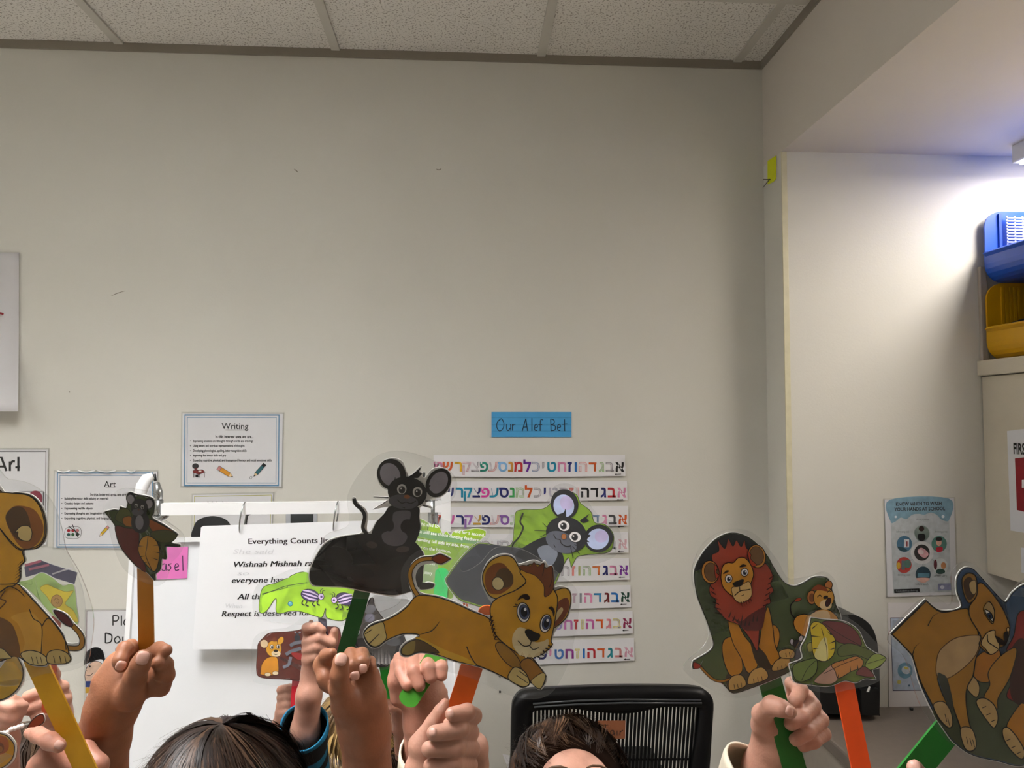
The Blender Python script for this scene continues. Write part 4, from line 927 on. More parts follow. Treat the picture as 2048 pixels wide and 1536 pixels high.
# --- torn green leaf with printed text
T = (820, 1020, 7.68); pl = Plane(905, 1110, 1.08, tilt=18)
o7 = [(60, 140), (130, 130), (200, 152), (330, 222), (430, 240), (480, 330), (510, 372), (560, 330), (620, 385), (680, 330), (850, 312), (1022, 285), (1165, 330), (1120, 420), (1040, 505), (900, 640), (760, 820), (640, 940), (660, 1340), (450, 1340), (150, 1320), (80, 900), (40, 500)]
e, c = puppet('torn green leaf puppet with lines of white printed verse', pl, T, o7, [(0, 120), (200, 60), (700, 200), (1050, 230), (1230, 330), (1160, 500), (800, 900), (740, 1400), (100, 1400)], ((884, 1146), (868, 1400), 27, .0022), '#35c468', border=1)
a = art(pl, T); a.poly(o7, '#96bc40', '#dfe6c8', 1); a.poly([(335, 225), (430, 245), (480, 335), (510, 378), (560, 335), (620, 390), (680, 335), (850, 317), (1020, 290), (1155, 335), (1110, 430), (800, 440), (330, 330)], '#94bc10')
a.poly([(60, 300), (300, 330), (1060, 480), (1020, 520), (500, 480), (60, 380)], '#6f9a62'); a.poly([(150, 820), (420, 830), (380, 1030), (330, 1130), (200, 1130)], '#93aa78')
WT = '#f2f5ea'
for s_, x, y, w in (('ght and lo', 140, 232, 300), ('and for a second,', 680, 345, 470), ('can still see those dancing feathers', 90, 345, 970), ('standing tall side by side, from', 90, 470, 820), ('far on the horizon.', 110, 590, 520), ('his own', 230, 830, 150), ('story', 220, 980, 120)): a.text(s_, x, y, 72, WT, w=w, bold=.022, rot=8.3)
a.build('illustration', c)

# --- grey mouse and rock, behind the running cub
T = (700, 1180, 6.98); pl = Plane(770, 1260, 1.02)
o8 = [(140, 600), (135, 450), (190, 330), (230, 250), (270, 140), (320, 110), (350, 230), (460, 390), (560, 480), (700, 560), (770, 700), (760, 850), (560, 1000), (520, 1060), (360, 1060), (260, 950), (100, 830), (60, 700)]
e, c = puppet('grey mouse puppet with a furry white patch, behind the running cub', pl, T, o8, [(40, 760), (80, 400), (200, 60), (450, 20), (800, 100), (900, 600), (820, 1000), (540, 1100), (300, 1080)], ((768, 1325), (778, 1390), 22), '#1f9a2c', border=1.2)
a = art(pl, T); a.poly(o8, '#585a60', K, 1.2); a.ell(275, 390, 70, 65, 0, '#9a9cb0'); a.ell(280, 270, 85, 60, -20, '#8d9096'); a.ell(600, 720, 110, 60, 10, '#6c6f76'); a.ell(160, 740, 90, 70, 0, '#3c3c42')
for k in range(16): a.line([(310+k*17, 1040-8*(k % 3)), (318+k*16, 800+30*(k % 4))], ['#c9c9cc', '#8d8d92', '#e2e2e4'][k % 3], 2.6, taper=True)
a.build('illustration', c)
slab('cloud_print', pl, [(320, 80), (500, 90), (640, 120), (820, 130), (780, 240), (640, 330), (480, 390), (360, 240)], .0006, mat('#e9edf0', .5, .06, 40), e, T, front=-.0004)

# --- mouse lying on a rock, green background
T = (820, 800, 4.2667); pl = Plane(1050, 1090, .80, tilt=20)
o9 = [(307, 1553), (330, 1490), (400, 1390), (480, 1300), (560, 1232), (620, 1218), (850, 1242), (888, 1080), (900, 965), (960, 937), (1120, 932), (1195, 885), (1235, 795), (1330, 775), (1420, 808), (1455, 880), (1540, 950), (1575, 1045), (1660, 1062), (1728, 1130), (1735, 1220), (1690, 1300), (1500, 1322), (1425, 1342), (1375, 1432), (1375, 1432), (1352, 1345), (1310, 1410), (1270, 1500), (1200, 1620), (1000, 1740), (687, 1775), (520, 1740), (410, 1694)]
e, c = puppet('smiling grey mouse lying on a rock puppet with a green background', pl, T, o9, [(280, 1560), (420, 1300), (560, 1180), (820, 1180), (860, 950), (960, 880), (1150, 880), (1230, 740), (1360, 720), (1470, 800), (1600, 980), (1740, 1050), (1800, 1180), (1740, 1340), (1400, 1480), (1250, 1720), (700, 1840), (380, 1740)], ((924, 1232), (817, 1398), 41), '#459a28', border=1.6)
a = art(pl, T); a.poly(o9, '#86aa2c', K, 1); rk = [(312, 1553), (340, 1490), (405, 1395), (485, 1305), (565, 1240), (620, 1228), (860, 1255), (1000, 1270), (1200, 1330), (1300, 1400), (1260, 1500), (1190, 1610), (1000, 1725), (687, 1762), (520, 1728), (415, 1685)]
a.poly(rk, '#3c3e43'); a.poly([(560, 1250), (680, 1245), (860, 1265), (900, 1330), (700, 1400), (600, 1340)], '#33353a'); a.poly([(340, 1500), (500, 1340), (640, 1380), (600, 1600), (430, 1680)], '#33353a'); a.ell(800, 1600, 200, 100, 10, '#45484d')
a.line([(870, 1290), (880, 1230), (930, 1170), (965, 1090), (940, 1040), (965, 965)], K, 3.2); a.poly([(900, 1320), (1000, 1240), (1120, 1180), (1200, 1180), (1290, 1300), (1310, 1390), (1270, 1480), (1100, 1440), (960, 1360)], '#131316', K, 1); a.poly([(1090, 1270), (1180, 1240), (1260, 1310), (1200, 1420), (1120, 1360)], '#7b818e')
a.ell(1318, 890, 128, 118, 75, '#17171a'); a.ell(1312, 905, 98, 88, 75, '#bcc8ea'); a.ell(1335, 880, 62, 55, 75, '#c4b8e0'); a.poly([(1255, 985), (1310, 960), (1325, 930), (1330, 1000), (1290, 1015)], '#17171a')
a.ell(1608, 1182, 125, 118, -20, '#17171a'); a.ell(1602, 1188, 96, 88, -20, '#bcc8ea'); a.ell(1632, 1165, 58, 52, -20, '#c4b8e0'); a.poly([(1480, 1150), (1540, 1155), (1510, 1190), (1530, 1215), (1480, 1200)], '#17171a')
a.ell(1335, 1150, 178, 148, 24, '#1c1c1f', K, 1); a.ell(1290, 1215, 140, 86, 24, '#5e616c'); a.poly([(1450, 1030), (1490, 1000), (1530, 975), (1505, 1010), (1525, 1030), (1480, 1050)], '#17171a')
for x, y in ((1312, 1075), (1408, 1170)): a.ell(x, y, 52, 45, 20, '#eeeae8', K, 1.2); a.ell(x-3, y+2, 28, 30, 0, '#4c4a4a'); a.ell(x-5, y+3, 22, 25, 0, '#0c0b0c'); a.ell(x-14, y-8, 7, 7, 0, '#f4f2f0')
a.ell(1312, 1168, 22, 25, 0, '#b4703a', '#5c3414', 1); a.line([(1225, 1150), (1245, 1185), (1280, 1195), (1290, 1225), (1330, 1250), (1375, 1245)], K, 1.7); a.line([(1225, 1235), (1240, 1260)], K, 1.4)
for q in ([(1180, 1100), (1130, 1050)], [(1175, 1120), (1060, 1115)], [(1190, 1130), (1110, 1170)], [(1370, 1260), (1390, 1350)], [(1385, 1250), (1450, 1320)], [(1400, 1235), (1470, 1270)]): a.line(q, K, 1.2)
a.build('illustration', c)

# --- running lion cub
T = (700, 1080, 4.2667); pl = Plane(940, 1240, .60, tilt=-8)
bd = [(118, 805), (148, 750), (210, 712), (300, 685), (400, 635), (490, 565), (550, 490), (620, 468), (760, 490), (900, 540), (1050, 610), (1180, 665), (1300, 800), (1450, 950), (1560, 1010), (1672, 1160), (1672, 1160), (1625, 1272), (1625, 1272), (1540, 1215), (1520, 1240), (1460, 1252), (1360, 1192), (1130, 1085), (900, 1030), (760, 980), (600, 955), (500, 985), (445, 975), (438, 930), (480, 880), (560, 845), (585, 805), (450, 800), (320, 850), (230, 912), (160, 890)]
sil = [(118, 805), (148, 748), (210, 708), (300, 682), (400, 630), (490, 560), (545, 490), (515, 390), (505, 290), (535, 205), (610, 150), (715, 138), (770, 118), (862, 160), (862, 160), (785, 205), (720, 190), (620, 205), (570, 250), (550, 330), (580, 430), (620, 462), (760, 485), (900, 535), (1050, 605), (1185, 655), (1225, 560), (1180, 480), (1130, 370), (1140, 270), (1200, 170), (1300, 125), (1390, 145), (1440, 210), (1560, 180), (1640, 200), (1660, 185), (1690, 230), (1730, 240), (1740, 400), (1800, 400), (1870, 430), (1885, 530), (1850, 660), (1760, 750), (1715, 860), (1725, 900), (1640, 980), (1560, 1010), (1672, 1160), (1625, 1272), (1540, 1215), (1460, 1252), (1360, 1195), (1130, 1088), (900, 1034), (760, 985), (600, 958), (500, 990), (440, 980), (432, 925), (480, 875), (560, 840), (580, 805), (450, 803), (320, 855), (230, 916), (158, 895)]
e, c = puppet('running golden lion cub puppet on an orange stick', pl, T, sil, [(60, 800), (200, 640), (430, 520), (440, 250), (600, 80), (900, 60), (950, 260), (1100, 200), (1250, 60), (1500, 90), (1800, 300), (1950, 480), (1900, 900), (1800, 1180), (1660, 1330), (1400, 1330), (1000, 1160), (560, 1060), (380, 1000), (140, 990)], ((978, 1230), (868, 1570), 44), '#d8641a')
a = art(pl, T)
a.line([(590, 490), (535, 400), (512, 290), (545, 210), (615, 165), (730, 158)], K, 9.5); a.line([(590, 490), (535, 400), (512, 290), (545, 210), (615, 165), (730, 158)], '#b98422', 6.5)
a.poly([(700, 152), (770, 122), (858, 160), (858, 160), (780, 200), (722, 185)], '#8a3a14', K, 1.6)
a.poly(bd, '#cc9112', K, 2.2)
a.poly([(560, 830), (640, 850), (800, 930), (980, 1000), (1100, 1070), (900, 1025), (740, 970), (620, 945)], '#d8ac2c'); a.poly([(440, 930), (480, 880), (560, 848), (640, 870), (760, 960), (600, 950), (500, 980), (448, 970)], '#5b4418', K, 1.6); a.poly([(445, 930), (485, 885), (555, 860), (545, 950), (500, 978), (450, 968)], '#94803c')
a.poly([(122, 805), (150, 752), (210, 718), (280, 700), (300, 770), (308, 840), (230, 905), (165, 885)], '#d8c078', K, 1.4); a.line([(130, 800), (190, 760)], K, 1.6); a.line([(165, 880), (250, 800)], K, 1.6)
a.line([(585, 805), (700, 770), (772, 682)], K, 2, taper=2); a.line([(995, 905), (1030, 990), (1080, 1060), (1140, 1085)], K, 2.2)
a.poly([(1240, 900), (1290, 870), (1400, 960), (1460, 1060), (1400, 1090), (1300, 1010)], '#a5761e', K, 1.4); a.poly([(1450, 1060), (1540, 1010), (1665, 1160), (1620, 1265), (1545, 1210)], '#a8701c', K, 1.6); a.poly([(1560, 1180), (1640, 1130), (1668, 1162), (1622, 1265), (1548, 1215)], '#d8c078', K, 1.2)
a.poly([(1360, 1130), (1410, 1080), (1490, 1120), (1530, 1200), (1515, 1238), (1460, 1245), (1355, 1185)], '#d8c078', K, 1.8); a.line([(1440, 1110), (1520, 1170)], K, 1.4); a.line([(1420, 1150), (1515, 1215)], K, 1.4)
# head
a.poly([(1190, 470), (1140, 380), (1135, 280), (1195, 180), (1300, 130), (1390, 150), (1450, 250), (1500, 350), (1420, 420), (1330, 490), (1260, 500)], '#d2a02c', K, 2); a.poly([(1180, 440), (1150, 350), (1165, 260), (1230, 200), (1310, 200), (1380, 290), (1390, 370), (1330, 430), (1260, 460)], '#8f5020'); a.poly([(1240, 330), (1270, 250), (1340, 240), (1390, 300), (1380, 380), (1310, 400)], '#5e4220'); a.ell(1262, 368, 50, 56, -15, '#d8c690', K, 1.4)
a.poly([(1770, 420), (1840, 408), (1878, 450), (1880, 540), (1840, 660), (1740, 745), (1710, 720), (1760, 560), (1745, 450)], '#cf9c2a', K, 1.8); a.poly([(1780, 520), (1850, 490), (1870, 560), (1820, 670), (1735, 735), (1760, 600)], '#7c3a1a'); a.poly([(1760, 620), (1800, 570), (1815, 600), (1750, 690)], '#cdb480')
a.poly([(1200, 560), (1260, 490), (1420, 420), (1500, 350), (1450, 260), (1560, 200), (1690, 250), (1730, 400), (1770, 500), (1745, 700), (1715, 850), (1725, 890), (1650, 960), (1540, 1000), (1440, 965), (1330, 890), (1240, 800), (1205, 680)], '#d09816', K, 2)
a.poly([(1440, 230), (1470, 210), (1540, 215), (1570, 185), (1600, 225), (1650, 190), (1660, 240), (1720, 215), (1735, 290), (1730, 420), (1660, 480), (1650, 380), (1580, 300), (1500, 270)], '#7c3c16', K, 1); a.line([(1660, 190), (1650, 260), (1640, 300)], K, 1.2); a.line([(1725, 230), (1725, 320), (1700, 400)], K, 1.2)
a.poly([(1385, 820), (1440, 740), (1520, 770), (1570, 860), (1640, 860), (1690, 840), (1680, 920), (1600, 985), (1480, 985), (1400, 920)], '#e0cb9a'); a.poly([(1400, 900), (1450, 980), (1470, 950), (1500, 1000), (1530, 965), (1560, 1000), (1590, 960), (1640, 940), (1560, 915), (1470, 900)], '#ecdcae')
for x, y, rx, ry, r in ((1478, 612, 54, 84, -8), (1668, 705, 46, 76, 12)): a.ell(x, y, rx, ry, r, '#e9e6e4', K, 1.8); a.ell(x+6, y-4, rx*.78, ry*.76, r, '#4a5478', K, 1); a.ell(x+6, y-2, rx*.5, ry*.5, r, '#12131c'); a.ell(x+16, y-26, 11, 13, 0, '#eeeef2')
a.line([(1425, 555), (1392, 562)], K, 1.6); a.line([(1432, 545), (1405, 540)], K, 1.6)
a.poly([(1425, 510), (1460, 465), (1510, 455), (1535, 490), (1505, 505), (1470, 490)], '#2c1a0e'); a.poly([(1690, 575), (1720, 560), (1745, 600), (1735, 650), (1722, 600)], '#2c1a0e')
a.poly([(1490, 775), (1520, 752), (1580, 780), (1622, 800), (1605, 845), (1550, 858), (1515, 825)], '#17120f'); a.line([(1545, 855), (1530, 890), (1480, 895), (1430, 850)], K, 1.8); a.line([(1530, 890), (1560, 925), (1610, 910)], K, 1.8)
for k in range(6): a.line([(1215+k*6, 640+k*34), (1190+k*9, 690+k*30), (1240+k*9, 700+k*28)], '#2c1a0e', 3, taper=True)
for k in range(5): a.line([(1600+k*22, 985-k*24), (1650+k*20, 1010-k*26)], '#1d130b', 3, taper=True)
a.build('illustration', c)

# --- red-maned lion, seated, olive background
T = (1350, 1040, 4.2667); pl = Plane(1500, 1230, .615, tilt=-3)
o11 = [(155, 1205), (155, 1205), (320, 1095), (305, 960), (240, 780), (190, 650), (165, 500), (175, 400), (240, 280), (330, 180), (430, 122), (520, 112), (620, 145), (710, 215), (790, 310), (850, 420), (930, 530), (1020, 565), (1100, 535), (1180, 490), (1270, 487), (1322, 530), (1345, 640), (1372, 730), (1405, 800), (1405, 870), (1340, 960), (1200, 1080), (1080, 1160), (1010, 1240), (960, 1300), (760, 1390), (600, 1450), (500, 1475), (450, 1440), (400, 1390), (300, 1350), (220, 1262), (155, 1268)]
e, c = puppet('seated red-maned lion puppet with an olive background on a green stick', pl, T, o11, [(80, 1220), (280, 990), (160, 600), (140, 420), (220, 220), (340, 120), (500, 75), (680, 120), (860, 330), (960, 490), (1130, 480), (1270, 440), (1360, 520), (1420, 740), (1470, 850), (1300, 1100), (1050, 1330), (780, 1450), (520, 1510), (260, 1420), (110, 1320)], ((1534, 1335), (1600, 1570), 46), '#1f6b24')
a = art(pl, T); a.poly(o11, '#5a6b40', K, 1.4); a.poly([(170, 430), (240, 284), (332, 186), (430, 128), (520, 118), (618, 150), (705, 218), (760, 290), (600, 330), (400, 330), (250, 400)], '#1e2224'); a.poly([(450, 1440), (460, 1300), (800, 1260), (960, 1290), (760, 1386), (600, 1445), (500, 1470)], '#4a4434')
a.line([(160, 1225), (210, 1245), (260, 1300), (330, 1360), (400, 1375), (480, 1350)], K, 6); a.line([(205, 1240), (260, 1300), (330, 1360), (400, 1375), (480, 1350)], '#b67a24', 3.6); a.poly([(158, 1212), (215, 1235), (205, 1262), (160, 1264)], '#a5301e', K, 1)
OR, PAW = '#c6841a', '#cda45a'
a.poly([(400, 1080), (430, 1010), (500, 1010), (560, 1150), (570, 1290), (480, 1330), (420, 1220)], OR, K, 1.6); a.poly([(830, 900), (880, 930), (890, 1010), (860, 1100), (820, 1060)], OR, K, 1.4)
a.poly([(450, 850), (520, 860), (600, 1000), (700, 1080), (740, 900), (790, 740), (830, 900), (850, 1060), (890, 1170), (820, 1240), (770, 1150), (720, 1100), (690, 1130), (700, 1250), (620, 1300), (560, 1170), (490, 1040)], OR, K, 1.6)
a.poly([(640, 1020), (720, 1090), (780, 1170), (820, 1260), (740, 1270), (680, 1190)], '#3a2a18')
a.poly([(455, 1380), (490, 1330), (560, 1320), (600, 1370), (590, 1420), (470, 1450)], PAW, K, 1.6); a.poly([(620, 1350), (660, 1280), (740, 1255), (790, 1310), (770, 1360), (630, 1400)], PAW, K, 1.6); a.poly([(825, 1250), (870, 1190), (960, 1165), (980, 1220), (920, 1270), (835, 1285)], PAW, K, 1.6); a.poly([(885, 1120), (960, 1095), (1015, 1120), (1010, 1170), (970, 1180), (900, 1170)], PAW, K, 1.4)
for x, y in ((500, 1400), (530, 1395), (560, 1385), (665, 1350), (700, 1340), (735, 1330), (870, 1250), (905, 1240), (940, 1225), (940, 1130), (970, 1125)): a.line([(x, y), (x+6, y+36)], K, 1.1)
mane = [(310, 300), (370, 260), (360, 170), (420, 240), (450, 160), (490, 220), (520, 170), (560, 225), (590, 170), (610, 240), (720, 330), (790, 390), (830, 480), (810, 540), (835, 600), (800, 640), (810, 700), (770, 730), (760, 800), (720, 900), (700, 1110), (650, 1030), (600, 960), (540, 890), (440, 850), (380, 790), (340, 740), (345, 680), (300, 640), (290, 570), (330, 500), (330, 400)]
a.poly(mane, '#a83c24', K, 1.4); a.poly([(480, 820), (560, 860), (640, 800), (760, 740), (760, 830), (730, 930), (640, 940), (590, 930)], '#5c1c16')
for k in range(9): a.line([(455+k*34, 900-18*abs(k-4)+14*(k % 2)), (478+k*32, 800-8*abs(k-4)+26*(k % 3))], '#2e100c', 3.4, taper=True)
for k in range(6): a.line([(295+k*8, 560+k*45), (330+k*14, 590+k*42)], '#2e100c', 2.4, taper=2)
for k in range(6): a.line([(835-k*10, 470+k*48), (795-k*10, 500+k*46)], '#2e100c', 2.4, taper=2)
a.ell(295, 440, 74, 98, -8, '#c08038', K, 1.6); a.ell(302, 440, 58, 80, -8, '#6f5238', K, 1); a.ell(690, 305, 76, 98, -12, '#c08038', K, 1.6); a.ell(690, 300, 58, 80, -12, '#6f5238', K, 1); a.poly([(330, 380), (355, 400), (345, 440), (370, 470), (340, 490)], '#a83c24', K, 1); a.poly([(610, 260), (640, 290), (640, 330), (690, 380), (640, 380)], '#a83c24', K, 1)
a.poly([(385, 480), (400, 390), (440, 360), (490, 360), (530, 320), (590, 320), (640, 380), (662, 460), (640, 540), (640, 640), (560, 700), (510, 660), (440, 610), (400, 560)], '#c88a30', K, 1.6)
a.poly([(480, 570), (540, 560), (620, 520), (645, 580), (640, 650), (570, 700), (510, 680), (480, 620)], '#d2ae70', K, 1.2)
for x, y in ((450, 495), (585, 440)): a.ell(x, y, 30, 34, 10, '#e6e2e0', K, 1.4); a.ell(x+2, y+3, 17, 21, 0, '#4a4c66'); a.ell(x+2, y+3, 10, 13, 0, '#12121a'); a.ell(x+7, y-4, 4, 5, 0, '#f0f0f0')
a.poly([(400, 455), (430, 425), (455, 430), (420, 450)], '#2a1a0e'); a.poly([(540, 395), (570, 372), (605, 385), (570, 395)], '#2a1a0e')
a.poly([(482, 535), (530, 510), (575, 500), (572, 530), (540, 560), (500, 558)], '#1c1614'); a.line([(540, 558), (545, 600)], K, 1.6); a.line([(498, 640), (545, 600), (600, 590), (635, 582)], K, 1.8); a.line([(555, 640), (580, 630)], K, 1.4)
for k in range(5): a.line([(555+k*20, 690-k*6), (565+k*20, 735-k*10)], '#5a1e14', 2.6, taper=True)
# small cub behind
a.line([(1010, 830), (980, 790), (975, 720), (1010, 680)], K, 2.6); a.ell(1038, 672, 30, 14, -20, '#a5401e', K, 1); a.poly([(1000, 880), (1020, 820), (1080, 795), (1150, 800), (1200, 760), (1300, 760), (1380, 840), (1340, 940), (1200, 1020), (1050, 960)], '#c88a34', K, 1.4); a.poly([(1120, 830), (1200, 770), (1290, 770), (1300, 860), (1150, 940)], '#d8b684')
a.ell(1155, 652, 42, 58, 0, '#b8733a', K, 1.3); a.ell(1155, 655, 25, 38, 0, '#7c4a28'); a.ell(1295, 550, 32, 40, 20, '#b8733a', K, 1.3); a.ell(1255, 655, 88, 92, 10, '#c8923e', K, 1.4); a.poly([(1150, 590), (1200, 545), (1260, 560), (1290, 600), (1220, 590)], '#8c4220'); a.ell(1270, 715, 52, 42, 0, '#dcc090'); a.ell(1270, 650, 22, 14, -15, '#1c1614'); a.ell(1292, 692, 20, 40, 20, '#3a1a1c', K, 1.2); a.line([(1200, 650), (1220, 630), (1235, 645)], K, 1.6); a.line([(1285, 610), (1300, 595), (1315, 605)], K, 1.6)
# tiny mouse
a.poly([(1010, 1180), (1030, 1070), (1080, 1050), (1085, 1130), (1060, 1180)], '#4c4c52', K, 1); a.ell(985, 1030, 18, 28, -10, '#c0bcc4', K, 1.2); a.ell(1058, 1000, 18, 26, 15, '#c0bcc4', K, 1.2); a.ell(1025, 1045, 34, 34, 0, '#333236', K, 1)
a.build('illustration', c)

# --- bundle of striped leaves on an orange stick
T = (1600, 1180, 4.3133); pl = Plane(1690, 1310, .58, tilt=8)
o12 = [(95, 240), (95, 240), (200, 255), (340, 266), (420, 290), (500, 350), (540, 430), (570, 490), (640, 540), (745, 585), (745, 585), (690, 660), (620, 690), (652, 770), (652, 770), (560, 760), (480, 795), (380, 780), (250, 825), (100, 815), (-40, 790), (-70, 720), (-92, 640), (-92, 640), (20, 590), (10, 500), (50, 420), (80, 320)]
e, c = puppet('bundle of striped yellow, orange and maroon leaves puppet, orange stick', pl, T, o12, [(-60, 800), (-100, 620), (0, 420), (70, 200), (200, 180), (350, 215), (500, 300), (660, 460), (750, 560), (750, 700), (640, 800), (400, 860), (200, 880)], ((1690, 1362), (1738, 1600), 38), '#e8521a')
a = art(pl, T); a.poly(o12, '#6d7c34', K, 1.2); a.poly([(190, 280), (340, 275), (430, 310), (500, 380), (530, 470), (480, 500), (400, 470), (300, 430)], '#6e3230', K, 1.2); a.line([(200, 285), (340, 380), (520, 480)], K, 1); a.poly([(330, 500), (420, 460), (560, 500), (640, 545), (600, 600), (480, 560), (340, 570)], '#5f6830', K, 1.2)
a.poly([(560, 640), (640, 550), (738, 585), (690, 650), (600, 690)], '#8c9c48', K, 1.4); a.line([(560, 640), (730, 588)], K, 1); a.poly([(480, 720), (540, 660), (600, 690), (635, 745), (560, 745)], '#7a403c', K, 1.2)
a.poly([(60, 470), (100, 455), (110, 520), (70, 530)], '#a5984a', K, 1); a.poly([(-60, 650), (60, 600), (140, 600), (130, 720), (20, 790), (-50, 760)], '#6a7a38', K, 1.4); a.line([(130, 610), (60, 680), (10, 780)], K, 1.2)
a.poly([(120, 790), (200, 700), (280, 640), (300, 700), (320, 770), (250, 810)], '#b58c78', K, .8); a.poly([(270, 640), (380, 600), (480, 570), (540, 610), (520, 670), (440, 700), (330, 760), (300, 700)], '#b97a3a', K, 1.4); a.line([(200, 720), (340, 650), (500, 585)], K, 1.1)
for q in ([(320, 760), (330, 715)], [(430, 700), (430, 655)], [(495, 680), (490, 640)], [(370, 600), (380, 630)]): a.line(q, K, 2.2, taper=True)
a.poly([(85, 310), (130, 270), (200, 300), (260, 370), (298, 430), (290, 540), (240, 600), (170, 610), (110, 550), (95, 420)], '#cfb31c', K, 1.4); a.poly([(180, 430), (225, 420), (235, 590), (170, 605), (120, 560)], '#d9cd86'); a.line([(180, 330), (210, 440), (225, 500), (230, 600)], K, 1.2)
for q in ([(90, 395), (170, 400)], [(110, 505), (170, 500)], [(100, 330), (150, 290)], [(265, 385), (225, 350)], [(295, 440), (245, 460)], [(290, 500), (250, 515)]): a.line(q, K, 2.6, taper=True)
a.build('illustration', c)

# --- lioness nuzzling, right edge
T = (1740, 1100, 3.5227); pl = Plane(1930, 1330, .50, tilt=-2)
o13 = [(145, 590), (145, 590), (390, 350), (390, 350), (495, 427), (640, 405), (612, 290), (615, 190), (660, 130), (720, 132), (775, 185), (850, 270), (940, 362), (970, 352), (1005, 300), (1085, 245), (1200, 230), (1330, 400), (1330, 1380), (1085, 1515), (900, 1485), (720, 1442), (600, 1362), (540, 1290), (440, 1130), (350, 930), (292, 740)]
e, c = puppet('lioness nuzzling a dark-maned lion puppet at the right edge', pl, T, o13, [(120, 600), (390, 320), (560, 380), (570, 150), (680, 80), (820, 180), (950, 320), (1080, 200), (1360, 200), (1360, 1460), (1100, 1560), (800, 1530), (560, 1360), (440, 1230), (330, 1050), (240, 760)], ((1898, 1465), (1735, 1665), 58), '#1f7a26')
a = art(pl, T); a.poly(o13, '#3f5a80', K, 1.6); a.poly([(440, 1130), (560, 1000), (700, 900), (900, 880), (1330, 900), (1330, 1375), (1085, 1508), (900, 1478), (720, 1436), (600, 1356), (540, 1284)], '#4a5238')
# dark-maned lion on the right
a.poly([(960, 700), (1010, 600), (1040, 450), (1120, 420), (1330, 420), (1330, 1100), (1120, 1100), (1000, 1060), (960, 1020), (1000, 900), (960, 820)], '#8e1d1c', K, 1.8); a.poly([(990, 700), (1085, 640), (1085, 1060), (1000, 1050), (980, 900)], '#3c1612')
a.poly([(720, 820), (760, 740), (860, 690), (915, 720), (900, 840), (850, 920), (780, 930), (730, 890)], '#c07820', K, 1.8); a.poly([(830, 860), (900, 760), (1000, 690), (1030, 720), (980, 900), (900, 1040), (890, 1120), (800, 1040), (840, 950)], '#b87e24', K, 2); a.poly([(960, 1230), (1040, 1100), (1085, 1080), (1200, 1150), (1160, 1420), (1085, 1400), (1000, 1290)], '#c07c1c', K, 2)
a.poly([(745, 1060), (800, 1040), (870, 1090), (898, 1180), (870, 1250), (820, 1200), (765, 1120)], '#c8a468', K, 2.2); a.poly([(675, 960), (720, 890), (765, 950), (760, 1020), (730, 1030)], '#c8a468', K, 2); a.poly([(930, 1260), (970, 1250), (1040, 1330), (1085, 1420), (1060, 1470), (980, 1400), (935, 1320)], '#c8a468', K, 2.2)
for x, y in ((785, 1110), (815, 1160), (850, 1205), (955, 1340), (990, 1390), (1030, 1430)): a.line([(x, y), (x+28, y-12)], K, 1.6)
# lioness
LN = '#b07a26'
a.poly([(150, 590), (150, 590), (390, 357), (390, 357), (497, 434), (640, 412), (690, 420), (740, 520), (760, 600), (780, 660), (740, 760), (720, 880), (680, 960), (670, 1050), (690, 1200), (740, 1370), (700, 1415), (655, 1380), (630, 1250), (580, 1100), (540, 920), (500, 870), (470, 900), (500, 1000), (540, 1090), (575, 1220), (545, 1248), (480, 1190), (430, 1080), (350, 920), (300, 760), (290, 735)], LN, K, 2.4)
a.poly([(465, 880), (470, 740), (530, 660), (620, 610), (760, 598), (770, 640), (735, 740), (650, 830), (540, 900)], '#c3a070', '#5c3a18', 1.8); a.poly([(470, 880), (500, 870), (540, 910), (580, 1090), (540, 1090)], '#3e4036'); a.poly([(440, 1085), (510, 1065), (560, 1130), (575, 1220), (545, 1246), (480, 1180)], '#c3a068', K, 1.8); a.poly([(630, 1255), (710, 1255), (742, 1370), (700, 1412), (655, 1378)], '#c3a068', K, 1.8)
for x, y in ((520, 1150), (540, 1180), (670, 1310), (695, 1320), (715, 1330)): a.line([(x, y), (x+14, y+55)], K, 1.3)
a.line([(400, 530), (440, 460), (500, 434)], K, 2.2, taper=True); a.line([(290, 740), (310, 680), (350, 645)], K, 2.4, taper=True)
a.poly([(690, 400), (730, 330), (740, 250), (780, 230), (850, 300), (920, 400), (965, 500), (975, 560), (945, 660), (890, 690), (840, 730), (790, 700), (760, 660), (770, 600), (700, 480)], '#b47a26', K, 2.4)
a.poly([(640, 200), (680, 160), (730, 175), (745, 240), (740, 320), (690, 370), (650, 300)], '#a87632', K, 2.2); a.poly([(650, 220), (690, 185), (720, 220), (735, 300), (690, 350), (660, 300)], '#4c3420'); a.poly([(690, 230), (730, 210), (740, 280), (720, 310), (695, 280)], '#c8aa74', K, 1)
a.poly([(790, 400), (830, 360), (865, 420), (860, 500), (845, 510), (800, 450)], '#b8955a', K, 1.8); a.poly([(800, 415), (845, 445), (855, 500), (815, 460)], '#e8e4dc', K, 2); a.ell(832, 460, 16, 24, -30, '#2c3e5c', K, 1); a.ell(832, 462, 8, 13, -30, '#0c0e14')
a.poly([(770, 650), (810, 580), (865, 560), (870, 600), (900, 660), (890, 700), (840, 730), (800, 690)], '#cfb078', K, 1.8); a.line([(815, 590), (820, 640), (860, 670), (890, 690)], K, 2); a.poly([(875, 600), (940, 640), (935, 665), (890, 650)], '#241812'); a.ell(960, 555, 10, 16, 0, '#d0b078', K, 1.4); a.poly([(930, 580), (960, 570), (950, 640), (930, 630)], '#1c1614')
a.build('illustration', c)

